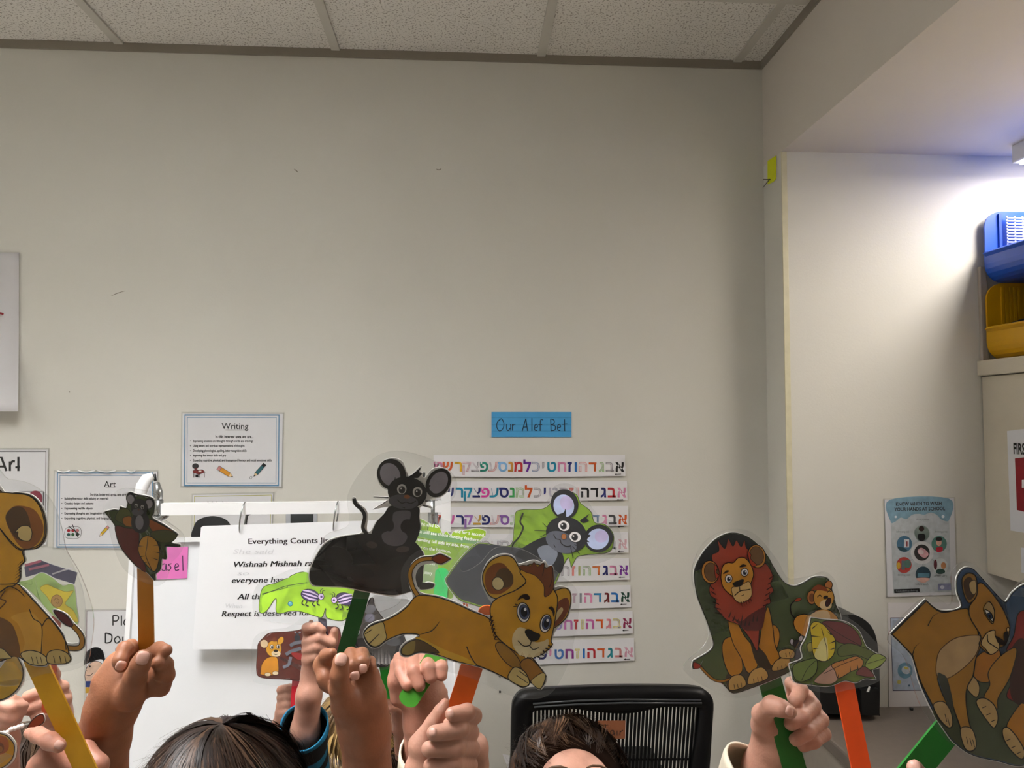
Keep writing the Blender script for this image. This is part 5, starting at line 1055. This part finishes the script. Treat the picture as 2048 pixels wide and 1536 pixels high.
# ------------------------------------------------------------------ children
SKIN = {}
def skin(col):
    if col not in SKIN:
        m = mat(col, .48, .17, 48, sss=.12, bump=.14, bscale=420, spec=.35, name='skin_'+col.strip('#')); SKIN[col] = m
    return SKIN[col]
TAN, PALE, ROSY = '#99664b', '#c4937f', '#b9836f'
def hand_sdf(Y, chains, h):
    s = Sdf(); u = Y/F
    for pts, k in chains:
        for A, B in zip(pts[:-1], pts[1:]):
            a = at(A[0], A[1], Y+A[2]/1000); b = at(B[0], B[1], Y+B[2]/1000)
            s.cap(a, b, A[3]*u, B[3]*u, k)
    return s.mesh(h)

def nail(person_body, bvh, px, py, rx, ry, ang, col='#cfa292'):
    d = ray(px, py).normalized(); loc, nor, _, _ = bvh.ray_cast(CAM, d)
    if loc is None: return
    u = (loc-CAM).length/F
    ax = RGT*math.cos(math.radians(ang))-UPV*math.sin(math.radians(ang)); ax = (ax-nor*ax.dot(nor)).normalized(); ay = nor.cross(ax)
    V = [loc+nor*.0011]; Fc = []
    for ring, (sc, hh) in enumerate(((.6, .0009), (1, .0002), (1.05, -.0012))):
        for k in range(14):
            an = 2*math.pi*k/14; cx, cy = math.cos(an), math.sin(an)
            cx = math.copysign(abs(cx)**.7, cx); cy = math.copysign(abs(cy)**.7, cy)
            V.append(loc+ax*cx*rx*u*sc+ay*cy*ry*u*sc+nor*hh)
    for k in range(14): Fc.append([0, 1+k, 1+(k+1) % 14])
    for r in range(2):
        for k in range(14): Fc.append([1+r*14+k, 1+(r+1)*14+k, 1+(r+1)*14+(k+1) % 14, 1+r*14+(k+1) % 14])
    mk('fingernail', V, Fc, mat(col, .3, spec=.5), person_body, smooth=True)

def person(label, Hc, arms, tone, hair, shirt_col, tilt=0, turn=0, s=1.0, h_hand=.0015, trousers='#39404f', free=None):
    """Hc: head centre in metres; arms: (side, Y, chains, elbow point, nails)"""
    Hc = Vector(Hc); e = empty('person', (Hc.x, Hc.y+.02, 0), label, 'person', 'children holding up puppets')
    R = Matrix.Rotation(math.radians(turn), 3, 'Z') @ Matrix.Rotation(-math.radians(tilt), 3, 'X')
    def hp(x, y, z): return Hc+R@(Vector((x, y, z))*s)
    sk = skin(tone); B = Sdf()
    B.ell(hp(0, .012, .022), np.array((.067, .080, .074))*s, .01)
    B.ell(hp(0, -.018, -.045), np.array((.05, .055, .05))*s, .02)
    for sx in (-1, 1):
        B.ell(hp(sx*.030, -.045, -.03), np.array((.027, .028, .028))*s, .012)
        B.ell(hp(sx*.068, .012, -.008), np.array((.009, .016, .025))*s, .004)
    B.cap(hp(0, -.068, .004), hp(0, -.080, -.020), .006*s, .0095*s, .008)
    B.ell(hp(0, -.066, -.046), np.array((.021, .010, .0045))*s, .004); B.ell(hp(0, -.064, -.055), np.array((.018, .010, .005))*s, .004)
    for sx in (-1, 1):
        B.cap(hp(sx*.014, -.068, .024), hp(sx*.044, -.056, .022), .005*s, .005*s, .008)
        B.ell(hp(sx*.028, -.083, .006), np.array((.014, .013, .009))*s, .005, sub=True)
    neck = Hc+Vector((0, .02, -.13))*s; B.cap(hp(0, .02, -.05), neck, .034*s, .036*s, .02)
    sh = {sx: Hc+Vector((sx*.088, .03, -.165))*s for sx in (-1, 1)}
    hipz = max(.34, Hc.z-.47*s); hip = Vector((Hc.x, Hc.y+.03, hipz))
    chest = Hc+Vector((0, .03, -.22))*s
    B.cap(sh[-1], sh[1], .038*s, .038*s, .03); B.cap(chest, hip, .072*s, .07*s, .03)
    fine = []; used = set()
    for side, Y, chains, elbow, nails in arms:
        used.add(side); fine.append(hand_sdf(Y, chains, h_hand)); last = chains[-1][0][-1]
        el = Vector(elbow); w = at(last[0], last[1], Y+last[2]/1000)
        B.cap(sh[side], el, .030*s, .026*s, .015); B.cap(el, w, .025*s, min(last[3]*Y/F*.9, .024), .012)
    for side in (-1, 1):
        if side in used: continue
        el = sh[side]+Vector((side*.03, .03, -.16))*s; wr = el+Vector((0, -.03, -.13))*s
        B.cap(sh[side], el, .03*s, .025*s, .015); B.cap(el, wr, .024*s, .018*s, .01); B.cap(wr, wr+Vector((0, -.005, -.045))*s, .018*s, .02*s, .008)
        for k in range(4): B.cap(wr+Vector((0, -.018+k*.011, -.06))*s, wr+Vector((0, -.022+k*.012, -.10+.006*abs(k-1)))*s, .0075*s, .006*s, .003)
        B.cap(wr+Vector((0, -.02, -.03))*s, wr+Vector((0, -.042, -.06))*s, .008*s, .006*s, .004)
    for sx in (-1, 1):
        kn = Vector((hip.x+sx*.05, hip.y-.01, hipz*.5)); an = Vector((hip.x+sx*.05, hip.y, .06))
        B.cap(hip+Vector((sx*.04, 0, 0)), kn, .05*s, .036*s, .02); B.cap(kn, an, .036*s, .024*s, .015); B.cap(an, an+Vector((0, -.07, -.03)), .025, .02, .01)
    body = npmesh('body', fine+[B.mesh(.0055)], sk, e, smooth_it=1)
    # clothes
    C = Sdf(); C.cap(sh[-1], sh[1], .046*s, .046*s, .03); C.cap(chest, hip+Vector((0, 0, -.02)), .081*s, .08*s, .03); C.cap(neck+Vector((0, .01, -.012)), chest, .046*s, .06*s, .02)
    for side in (-1, 1):
        arm = [a for a in arms if a[0] == side]
        el = Vector(arm[0][3]) if arm else sh[side]+Vector((side*.03, .03, -.16))*s
        C.cap(sh[side], sh[side].lerp(el, .55), .042*s, .037*s, .015)
    npmesh('shirt', [C.mesh(.007)], mat(shirt_col, .85, .1, 30, bump=.2, bscale=150), e, 2)
    L = Sdf()
    for sx in (-1, 1):
        kn = Vector((hip.x+sx*.05, hip.y-.01, hipz*.5)); an = Vector((hip.x+sx*.05, hip.y, .09))
        L.cap(hip+Vector((sx*.035, 0, .02)), kn, .062*s, .046*s, .02); L.cap(kn, an, .046*s, .038*s, .015)
    npmesh('trousers', [L.mesh(.008)], mat(trousers, .85, .1, 30), e, 2)
    for sx in (-1, 1):
        an = Vector((hip.x+sx*.05, hip.y, .05)); S_ = Sdf(); S_.cap(an+Vector((0, .015, -.015)), an+Vector((0, -.085, -.018)), .034, .031, .01); S_.cap(an, an+Vector((0, 0, .03)), .034, .032, .01)
        npmesh('shoe', [S_.mesh(.007)], mat('#4b4f58', .6), e, 1)
    # eyes and brows
    for sx in (-1, 1):
        c = hp(sx*.028, -.060, .007); bm = bmesh.new(); bmesh.ops.create_uvsphere(bm, u_segments=16, v_segments=10, radius=.0115*s)
        bmesh.ops.translate(bm, verts=bm.verts, vec=c); v, f = bm_out(bm)
        o = mk('eye', v, f, mat('#e9e6e2', .15), e, smooth=True)
        d = (R@Vector((0, -1, 0))); q = [c+d*.0109*s+(R@Vector((math.cos(t)*.0052, 0, math.sin(t)*.0052)))*s for t in [2*math.pi*k/16 for k in range(16)]]
        mk('iris', q+[v_+d*.0008 for v_ in q], [list(range(16, 32)), list(range(16))[::-1]]+[[i, (i+1) % 16, 16+(i+1) % 16, 16+i] for i in range(16)], mat('#3a2a20', .2), o)
        tube('eyebrow', [hp(sx*.012, -.0720, .0290), hp(sx*.020, -.0708, .0315), hp(sx*.030, -.0670, .0320), hp(sx*.040, -.0605, .0295), hp(sx*.047, -.0545, .0255)], [.0010*s, .0016*s, .0017*s, .0014*s, .0007*s], hair['mats'][2], e, n=8)
    # hair: cap shell plus strands
    G = Sdf(); cr = hp(0, .014, .030); rr = np.array(hair.get('r', (.075, .088, .078)))*s
    G.ell(cr, rr*.975, .006)
    if hair.get('long'):
        for sx in (-1, 0, 1): G.cap(hp(sx*.055, .05, 0), hp(sx*.06, .06, -.05)+Vector((0, 0, -hair['long'])), .032*s, .026*s, .02)
    fy, fz = hair.get('face', (-.105, -.035)); fr_ = hair.get('fr', (.062, .072, .078))
    G.ell(hp(0, fy, fz), np.array(fr_)*s, .008, sub=True)
    G.ell(hp(0, -.02, -.085), np.array((.075, .085, .06))*s, .008, sub=True)
    shell = G.mesh(.004)
    hm = hair['mat']; npm = npmesh('hair', [shell], hair.get('shell', SHELL), e, 2)
    cd_ = (R@Vector(hair.get('crown', (0, .42, .9)))).normalized(); e1 = cd_.orthogonal().normalized(); e2 = cd_.cross(e1)
    front = R@Vector((0, -1, 0)); V = []; Fc = []
    rl = hair.get('n', 350); rv = Vector(rr)
    mi = []; nc = max(1, rl//9)
    for i in range(nc):
        cph = random.uniform(0, 2*math.pi); hd0 = (e1*math.cos(cph)+e2*math.sin(cph)); fdot = hd0.dot(front)
        ctm = (hair.get('tf', 1.25) if fdot > .5 else (1.75 if fdot > -.2 else 2.1))*random.uniform(.88, 1.08)
        ct0 = 0 if random.random() < hair.get('root', .35) else ctm*random.random()*.75
        ct1 = min(ctm, ct0+hair.get('len', .6)*random.uniform(.7, 1.3)); csw = random.gauss(0, hair.get('mess', .12)); clift = random.uniform(.0, .085)*(1 if random.random() < .85 else 1.6)
        shade = random.choice((0, 0, 1, 1, 2))
        for q in range(9):
            fly = random.random() < hair.get('fly', .04); ph = cph+random.gauss(0, .085); t0 = max(0, ct0+random.gauss(0, .06)); t1 = ct1*random.uniform(.93, 1.04)
            hd = (e1*math.cos(ph)+e2*math.sin(ph)); lift = clift+random.uniform(.004, .018); n = 8; w = random.uniform(.0005, .0010)*s*(.4 if fly else 1); b0 = len(V)
            for k in range(n):
                u = k/(n-1); t = t0+(t1-t0)*u; p2 = ph+(cph-ph)*.8*u*u+csw*u*u+hair.get('swirl', .25)*u*(1-t0/2.2)
                dr = (cd_*math.cos(t)+(e1*math.cos(p2)+e2*math.sin(p2))*math.sin(t))
                rad = 1.012+lift*math.sin(math.pi*min(1, u*.8+.12))+(.28*u*u*random.random() if fly else 0)
                if hair.get('long') and t > 1.5:
                    dd = Vector((dr.x, dr.y, 0)).normalized(); pt = cr+Vector((dd.x*rv.x, dd.y*rv.y, 0))*(rad+.02)+Vector((0, 0, -(t-1.5)*.16))
                else: pt = cr+Vector((dr.x*rv.x, dr.y*rv.y, dr.z*rv.z))*rad
                tan = (-cd_*math.sin(t)+hd*math.cos(t)).normalized(); wd_ = tan.cross(dr).normalized()
                ww = w*(1-.75*u); V += [pt-wd_*ww, pt+wd_*ww+dr*ww*.6]
            for k in range(n-1): Fc.append([b0+2*k, b0+2*k+1, b0+2*k+3, b0+2*k+2]); mi.append(shade)
    o = mk('hair_strands', V, Fc, hair['mats'] if 'mats' in hair else [hm], npm, mi if 'mats' in hair else None, smooth=True); tag(o, kind='stuff')
    # nails
    me = body.data; bv = BVHTree.FromPolygons([v.co for v in me.vertices], [list(p.vertices) for p in me.polygons if p.index < len(fine[0][1])] if len(fine) == 1 else [list(p.vertices) for p in me.polygons])
    for a_ in arms:
        for nl in a_[4]: nail(body, bv, *nl)
    return e, body

SHELL = mat('#1c120c', .95, spec=.05, name='hair_undercoat'); SHELLB = mat('#5c4629', .95, spec=.05, name='fair_hair_undercoat')
def hset(*cols): return [mat(c, .42, spec=.35, name='hair_'+c.strip('#')) for c in cols]
DK3, MD3, BL3, BR3 = hset('#1a110c', '#2c1e16', '#4a3628'), hset('#1f140e', '#382519', '#5f4530'), hset('#5d4629', '#937648', '#c2a266'), hset('#33251b', '#524030', '#7d684f')
def W3(px, py, Y): return at(px, py, Y)

# hand 3 : pinch grip on the brown stick (child with dark hair, lower left)
Y = .65
h3 = [([(236, 1392, 6, 42), (250, 1358, 8, 40)], .004), ([(205, 1362, 4, 19), (232, 1330, 6, 20)], .008), ([(300, 1362, 6, 30), (318, 1345, 4, 24)], .008),
      ([(262, 1302, 8, 13), (250, 1298, -6, 14), (240, 1322, -14, 13), (242, 1334, -14, 11)], .003), ([(232, 1326, 8, 15), (262, 1290, 10, 12)], .006),
      ([(300, 1310, 12, 15), (318, 1300, 2, 15), (332, 1301, -8, 12)], .003), ([(318, 1352, 8, 20), (330, 1330, -2, 15), (316, 1326, -12, 13)], .003), ([(322, 1375, 10, 18), (334, 1350, -2, 14), (318, 1350, -10, 12)], .003),
      ([(262, 1392, -8, 27), (270, 1356, -20, 20), (280, 1330, -26, 17), (286, 1316, -26, 15.5)], .003),
      ([(240, 1385, 6, 42), (222, 1420, 10, 44), (206, 1475, 20, 47), (203, 1570, 45, 50)], .01)]
person('child with straight dark brown hair raising the brown-stick puppet', W3(438, 1688, .86), [(-1, Y, h3, W3(205, 1600, .70), [(285, 1316, 10, 11, 8), (242, 1332, 8, 8, 25)])], TAN, dict(mat=DK3[1], mats=DK3, n=9000, r=(.084, .092, .083), tf=1.6, len=1.3, root=.6, mess=.14, fly=.05, swirl=.45, crown=(-.05, .05, 1), fr=(.045, .055, .06), face=(-.115, -.05)), '#5a6a86', s=1.0, h_hand=.0014)

# hand 4 : pinch grip on the dark green stick
Y = .65
h4 = [([(712, 1392, 6, 38), (714, 1362, 8, 36)], .004), ([(742, 1350, 2, 17), (746, 1392, 2, 22), (730, 1420, 8, 30)], .008),
      ([(660, 1360, 6, 24), (648, 1330, 0, 19), (652, 1312, -8, 13), (664, 1306, -12, 10)], .003), ([(648, 1330, -2, 17), (652, 1356, -10, 16), (664, 1372, -12, 14)], .004),
      ([(700, 1330, 14, 16), (702, 1308, 2, 13), (706, 1330, -12, 12.5), (709, 1350, -14, 10.5)], .002), ([(726, 1335, 14, 15), (724, 1308, 2, 13), (726, 1322, -8, 12.5), (726, 1336, -10, 10.5)], .002), ([(742, 1345, 12, 12), (742, 1322, 4, 9), (744, 1334, -2, 8)], .002),
      ([(694, 1408, -8, 30), (680, 1378, -20, 20), (679, 1350, -27, 16.5), (682, 1322, -27, 15.5)], .003),
      ([(712, 1400, 4, 42), (722, 1425, 8, 45), (730, 1460, 14, 47), (736, 1560, 34, 50)], .01)]
person('child raising the dark green stick of the black mouse puppet', (-.06, .76, .86), [(1, Y, h4, W3(738, 1610, .70), [(682, 1318, 10.5, 11, 3), (710, 1352, 8, 8, -5), (726, 1337, 7.5, 8, 0)])], TAN, dict(mat=MD3[1], mats=MD3, n=350), '#7a4a42', s=.98, h_hand=.0014)

# hand 1 : fist at the lower left on the yellow stick
Y = .63
h1 = [([(118, 1560, 14, 40), (150, 1520, 14, 32)], .004), ([(58, 1466, 4, 10), (76, 1470, -8, 14), (100, 1482, -24, 15), (117, 1491, -30, 13)], .003), ([(80, 1530, 0, 22), (100, 1512, -6, 20), (150, 1545, -4, 24)], .006), ([(92, 1560, 2, 34), (130, 1560, 4, 40)], .008),
      ([(160, 1510, 12, 18), (151, 1478, 10, 9), (147, 1456, 8, 7)], .003), ([(150, 1500, 14, 16), (172, 1500, 8, 17), (196, 1530, 0, 19), (190, 1560, -4, 18)], .003),
      ([(130, 1565, 14, 44), (120, 1640, 30, 48), (110, 1720, 50, 48)], .01)]
person('child at the lower left gripping the yellow stick', (-.36, .60, .90), [(1, Y, h1, W3(108, 1760, .62), [(118, 1489, 7, 6, 25)])], ROSY, dict(mat=BR3[1], mats=BR3, n=350), '#8a8478', s=.96, h_hand=.0014)

# hands 2 and 0 : two raised hands further back at the left edge
Y = .86
h2 = [([(112, 1400, 12, 28), (112, 1425, 12, 27)], .004), ([(104, 1372, 8, 14), (108, 1350, -2, 11), (106, 1338, -8, 9)], .003), ([(122, 1376, 8, 15), (92, 1382, -14, 13), (56, 1393, -14, 11)], .002), ([(128, 1400, 8, 15), (96, 1404, -16, 13), (55, 1419, -14, 11)], .002), ([(128, 1424, 8, 14), (100, 1424, -16, 12), (72, 1432, -14, 10)], .002), ([(128, 1446, 8, 13), (100, 1444, -12, 11), (80, 1448, -12, 9)], .002),
      ([(114, 1440, 12, 27), (122, 1480, 18, 27), (125, 1580, 40, 30)], .008)]
h0 = [([(8, 1432, 6, 26), (-12, 1430, 6, 30)], .004), ([(38, 1402, 0, 8), (20, 1398, -8, 10), (-10, 1396, -10, 11)], .002), ([(48, 1412, 0, 9), (22, 1416, -14, 12), (-12, 1410, -14, 13)], .002), ([(44, 1424, 0, 9), (20, 1434, -14, 13), (-14, 1428, -14, 14)], .002), ([(34, 1438, 0, 10), (8, 1448, -12, 14), (-14, 1446, -12, 14)], .002),
      ([(4, 1440, 6, 27), (6, 1480, 12, 26), (10, 1600, 40, 28)], .008)]
e, b = person('child at the left edge with two raised hands and a beaded bracelet', W3(40, 1640, 1.0), [(1, Y, h2, W3(125, 1640, .93), []), (-1, .82, h0, W3(10, 1660, .9), [])], PALE, dict(mat=BR3[1], mats=BR3, n=900, len=.8), '#b7aa98', s=.92, h_hand=.0018)
for k in range(9):
    t = k/8; c = at(-14+58*t, 1470-2*t-14*math.sin(math.pi*t)*0+(-16*t if t > .5 else -8*t), .80-.012*math.sin(math.pi*t))
    bm = bmesh.new(); bmesh.ops.create_uvsphere(bm, u_segments=10, v_segments=7, radius=.0024); bmesh.ops.translate(bm, verts=bm.verts, vec=c); v, f = bm_out(bm)
    mk('bracelet_bead', v, f, mat('#e8dcd6', .2, spec=.6), b, smooth=True)

# hand 5 : striped sleeve, holding the beetle leaf
Y = .98
h5 = [([(628, 1292, 10, 20), (630, 1318, 10, 20)], .004), ([(618, 1268, 6, 12), (614, 1256, -2, 10), (634, 1254, -12, 9.5), (645, 1260, -14, 8)], .002), ([(616, 1284, 4, 13), (640, 1276, -14, 11), (664, 1286, -16, 8.5)], .002), ([(616, 1300, 4, 13), (638, 1294, -14, 11), (654, 1302, -15, 9)], .002), ([(618, 1316, 4, 13), (640, 1312, -12, 11), (656, 1322, -12, 9)], .002), ([(640, 1310, 4, 12), (664, 1284, -6, 10), (669, 1262, -8, 8)], .003), ([(622, 1244, 6, 5), (624, 1256, 6, 7)], .003),
      ([(628, 1322, 8, 21), (624, 1345, 10, 19), (618, 1390, 4, 23), (611, 1460, 16, 27), (608, 1560, 80, 30)], .008)]
e, b = person('child in a black and teal striped sleeve holding the beetle leaf', (-.40, 1.16, .72), [(1, Y, h5, W3(608, 1600, 1.08), [])], PALE, dict(mat=BR3[1], mats=BR3, n=300), '#15181c', s=.9, h_hand=.0017)
def sleeve(par, path, mats, n=28, th=.002):
    V, Fc, mi = [], [], []; P_ = [(at(x, y, Yy), r*Yy/F, ax) for x, y, Yy, r, ax in path]; N_ = len(P_)
    for i, (c, r, ax) in enumerate(P_):
        t = Vector(ax).normalized(); a_ = (Vector((1, 0, 0))-t*t.x).normalized(); b_ = t.cross(a_)
        for k in range(n):
            an = 2*math.pi*k/n; rr = r*(1+.03*math.sin(3*an+i*1.7)); V.append(c+a_*math.cos(an)*rr+b_*math.sin(an)*rr)
    for i in range(N_-1):
        for k in range(n): Fc.append([i*n+k, i*n+(k+1) % n, (i+1)*n+(k+1) % n, (i+1)*n+k]); mi.append(i % len(mats))
    o = mk('sleeve', V, Fc, mats, par, mi, smooth=True); m_ = o.modifiers.new('s', 'SOLIDIFY'); m_.thickness = th; return o
TEAL = mat('#1c6f93', .85, .1, 60, bump=.2, bscale=200); BLKC = mat('#0b0d10', .9, .1, 60)
ax = (0.02, -.75, .6)
sleeve(e, [(608, 1452, .98, 43, ax), (608, 1459, .985, 43.5, ax), (608, 1486, 1.0, 42, ax), (610, 1502, 1.01, 41, ax), (610, 1520, 1.02, 41, ax), (611, 1534, 1.03, 42, ax), (612, 1552, 1.04, 42, ax), (612, 1600, 1.07, 44, ax)], [TEAL, BLKC])

# hand 6 : red stick; the fair-haired child
Y = 1.14
h6 = [([(578, 1400, 8, 22), (576, 1425, 8, 20)], .004)]+[([(562, y, 4, 9), (580, y-3, -12, 9), (602, y, -12, 7.5)], .0018) for y in (1380, 1395, 1410, 1426)]+[([(586, 1400, 4, 10), (598, 1376, -4, 8), (598, 1366, -6, 7)], .003), ([(574, 1425, 8, 21), (562, 1455, 16, 18), (545, 1500, 40, 20), (540, 1580, 90, 22)], .008)]
e, b = person('child with long fair hair holding the red-stick card', W3(728, 1492, 1.36), [(-1, Y, h6, W3(545, 1610, 1.25), [])], PALE, dict(mat=BL3[1], mats=BL3, shell=SHELLB, n=3500, long=.17, r=(.076, .086, .080), len=1.1, mess=.06, swirl=.1), '#cdbfa6', turn=165, s=.95, h_hand=.002)
ax = (-.2, -.5, .8)
sleeve(e, [(548, 1470, 1.18, 24, ax), (546, 1490, 1.19, 25, ax), (544, 1560, 1.24, 27, ax)], [mat('#c9b48e', .9, .1, 50)])

# hands 8 and 7 : child hidden behind, both hands up
Y = 1.04
h8 = [([(800, 1385, 10, 22), (800, 1405, 10, 20)], .004)]+[([(806, y, 6, 10), (786, y-4, -12, 9.5), (768, y+2, -10, 8)], .0018) for y in (1372, 1388, 1403, 1417)]+[([(800, 1385, 6, 10), (790, 1362, -4, 8), (786, 1352, -6, 7)], .003), ([(800, 1410, 10, 21), (806, 1450, 20, 20), (815, 1560, 60, 22)], .008)]
h7 = [([(868, 1400, 14, 20), (868, 1420, 14, 20)], .004)]+[([(886, y, 8, 10), (870, y-3, -12, 9), (854, y+2, -12, 8)], .0018) for y in (1385, 1400, 1415, 1430)]+[([(868, 1410, 8, 10), (866, 1376, -6, 8), (868, 1366, -8, 7)], .003), ([(872, 1420, 14, 22), (915, 1462, 22, 24), (948, 1495, 30, 27), (952, 1530, 40, 27)], .008)]
person('child mostly hidden behind raised arms, hands on two green sticks', (.05, 1.27, .66), [(-1, Y, h8, W3(812, 1620, 1.16), []), (1, 1.12, h7, W3(950, 1560, 1.18), [])], PALE, dict(mat=MD3[1], mats=MD3, n=300), '#6f7c8c', s=.9, h_hand=.002)

# hand 9 : fist on the light green stick
Y = .795
h9 = [([(838, 1350, 14, 40), (840, 1385, 16, 40)], .004), ([(796, 1330, 8, 16), (792, 1362, 4, 14), (798, 1395, 6, 18)], .008), ([(800, 1318, 0, 14), (803, 1345, -24, 13), (815, 1370, -38, 11.5)], .0018), ([(826, 1310, -4, 15), (829, 1342, -36, 13.5), (839, 1371, -43, 11.5)], .0018), ([(853, 1310, -6, 15), (857, 1336, -40, 13), (862, 1356, -44, 11)], .0018), ([(880, 1316, -6, 14), (883, 1336, -38, 12), (884, 1352, -42, 10)], .0018),
      ([(852, 1400, 14, 44), (856, 1440, 18, 46), (856, 1500, 30, 48), (852, 1580, 50, 50)], .01)]
e, b = person('child with a cream short sleeve gripping the light green stick', (-.10, 1.06, .82), [(1, Y, h9, W3(852, 1620, .84), [])], ROSY, dict(mat=MD3[1], mats=MD3, n=300), '#ddd3bf', s=.95, h_hand=.0015)
ax = (0, -.35, .9)
sleeve(e, [(868, 1502, .80, 64, ax), (866, 1512, .805, 65, ax), (862, 1600, .85, 66, ax)], [mat('#d8cfba', .9, .1, 50)])

# hand 10 : fist on the orange stick
Y = .59
h10 = [([(905, 1470, 18, 34), (890, 1520, 18, 38)], .004), ([(838, 1490, 6, 22), (868, 1445, 6, 15), (880, 1424, 6, 12), (890, 1406, 8, 9.5)], .004), ([(948, 1432, 8, 17), (934, 1424, -10, 16), (904, 1428, -17, 13.5)], .0018), ([(940, 1465, 8, 19), (920, 1458, -14, 17), (868, 1466, -20, 14.5)], .0018), ([(942, 1498, 8, 19), (915, 1494, -14, 17.5), (858, 1498, -18, 15)], .0018), ([(938, 1530, 8, 18), (908, 1528, -14, 17), (862, 1532, -16, 15)], .0018),
       ([(850, 1500, 6, 24), (842, 1540, 8, 30), (870, 1580, 14, 42)], .006), ([(890, 1530, 14, 40), (880, 1600, 24, 46), (860, 1700, 44, 48)], .01)]
person('child gripping the orange stick of the running cub puppet', (.0, .53, .90), [(1, Y, h10, W3(850, 1750, .62), [(901, 1426, 6, 7, -20), (865, 1464, 7, 7, -5)])], PALE, dict(mat=BR3[1], mats=BR3, n=300), '#6a7f6a', s=.94, h_hand=.0014)

# hand 11 : the dark-haired boy, fist on the green stick
Y = .632
h11 = [([(1600, 1440, 16, 36), (1570, 1470, 16, 42)], .004), ([(1560, 1430, 10, 16), (1590, 1395, 10, 15), (1583, 1368, 4, 13)], .003), ([(1583, 1366, 4, 13), (1602, 1380, -4, 14), (1590, 1402, -12, 14)], .002), ([(1612, 1395, 10, 18), (1624, 1412, -2, 17), (1602, 1434, -16, 16), (1582, 1447, -18, 14)], .002), ([(1630, 1425, 10, 16), (1642, 1440, -2, 15), (1614, 1464, -16, 14.5), (1592, 1480, -17, 12.5)], .002), ([(1636, 1455, 10, 15), (1648, 1468, -2, 13.5), (1628, 1484, -12, 12.5), (1606, 1493, -14, 11)], .002),
       ([(1528, 1450, 0, 24), (1524, 1428, -8, 19), (1544, 1411, -24, 18), (1562, 1416, -30, 16), (1580, 1424, -30, 13)], .003), ([(1545, 1450, 6, 36), (1548, 1490, 10, 40), (1540, 1540, 20, 52), (1515, 1640, 60, 58)], .01)]
e, b = person('dark-haired boy with bare forehead showing, gripping the green stick', W3(1146, 1620, 1.0), [(1, Y, h11, W3(1490, 1720, .72), [(1580, 1422, 9, 8, 30)])], PALE, dict(mat=MD3[1], mats=MD3, n=8000, tf=1.5, len=.8, mess=.35, fly=.04, swirl=.3, r=(.0745, .088, .079), crown=(.02, .35, .9), fr=(.084, .078, .122), face=(-.10, -.008)), '#cfc4ae', tilt=40, s=1.0, h_hand=.0014)
ax = (.45, -.35, .75)
sleeve(e, [(1514, 1545, .63, 66, ax), (1508, 1556, .635, 68, ax), (1480, 1640, .70, 68, ax)], [mat('#d8cfba', .9, .1, 50)])

# hands just below the frame on the right
Y = .575
h12 = [([(1760, 1640, 14, 40), (1745, 1670, 14, 42)], .004)]+[([(1790, y, 10, 17), (1765, y-8, -14, 16), (1725, y+2, -16, 13)], .002) for y in (1612, 1645, 1678, 1708)]+[([(1740, 1650, 6, 20), (1716, 1610, -4, 15), (1716, 1590, -8, 12)], .003), ([(1760, 1680, 14, 44), (1755, 1760, 24, 46), (1750, 1830, 40, 46)], .01)]
person('child below the frame gripping the orange stick of the leaf bundle', (.45, .90, .74), [(1, Y, h12, W3(1750, 1880, .64), [])], ROSY, dict(mat=DK3[1], mats=DK3, n=300), '#7d6f8c', s=.94, h_hand=.0018)
Y = .49
h13 = [([(1795, 1620, 12, 46), (1770, 1650, 12, 46)], .004), ([(1850, 1600, 0, 24), (1842, 1556, -10, 19), (1830, 1536, -16, 16)], .003)]+[([(1752-12*k, 1580+34*k, 10, 18), (1775-12*k, 1566+34*k, -12, 17), (1812-12*k, 1590+34*k, -16, 14)], .002) for k in range(4)]+[([(1795, 1650, 12, 50), (1800, 1740, 24, 52), (1805, 1830, 40, 52)], .01)]
person('child below the frame gripping the green stick of the lioness puppet', (.43, .50, .86), [(-1, Y, h13, W3(1805, 1880, .52), [(1829, 1533, 9, 10, 0)])], PALE, dict(mat=MD3[1], mats=MD3, n=300), '#56707c', s=.94, h_hand=.0018)
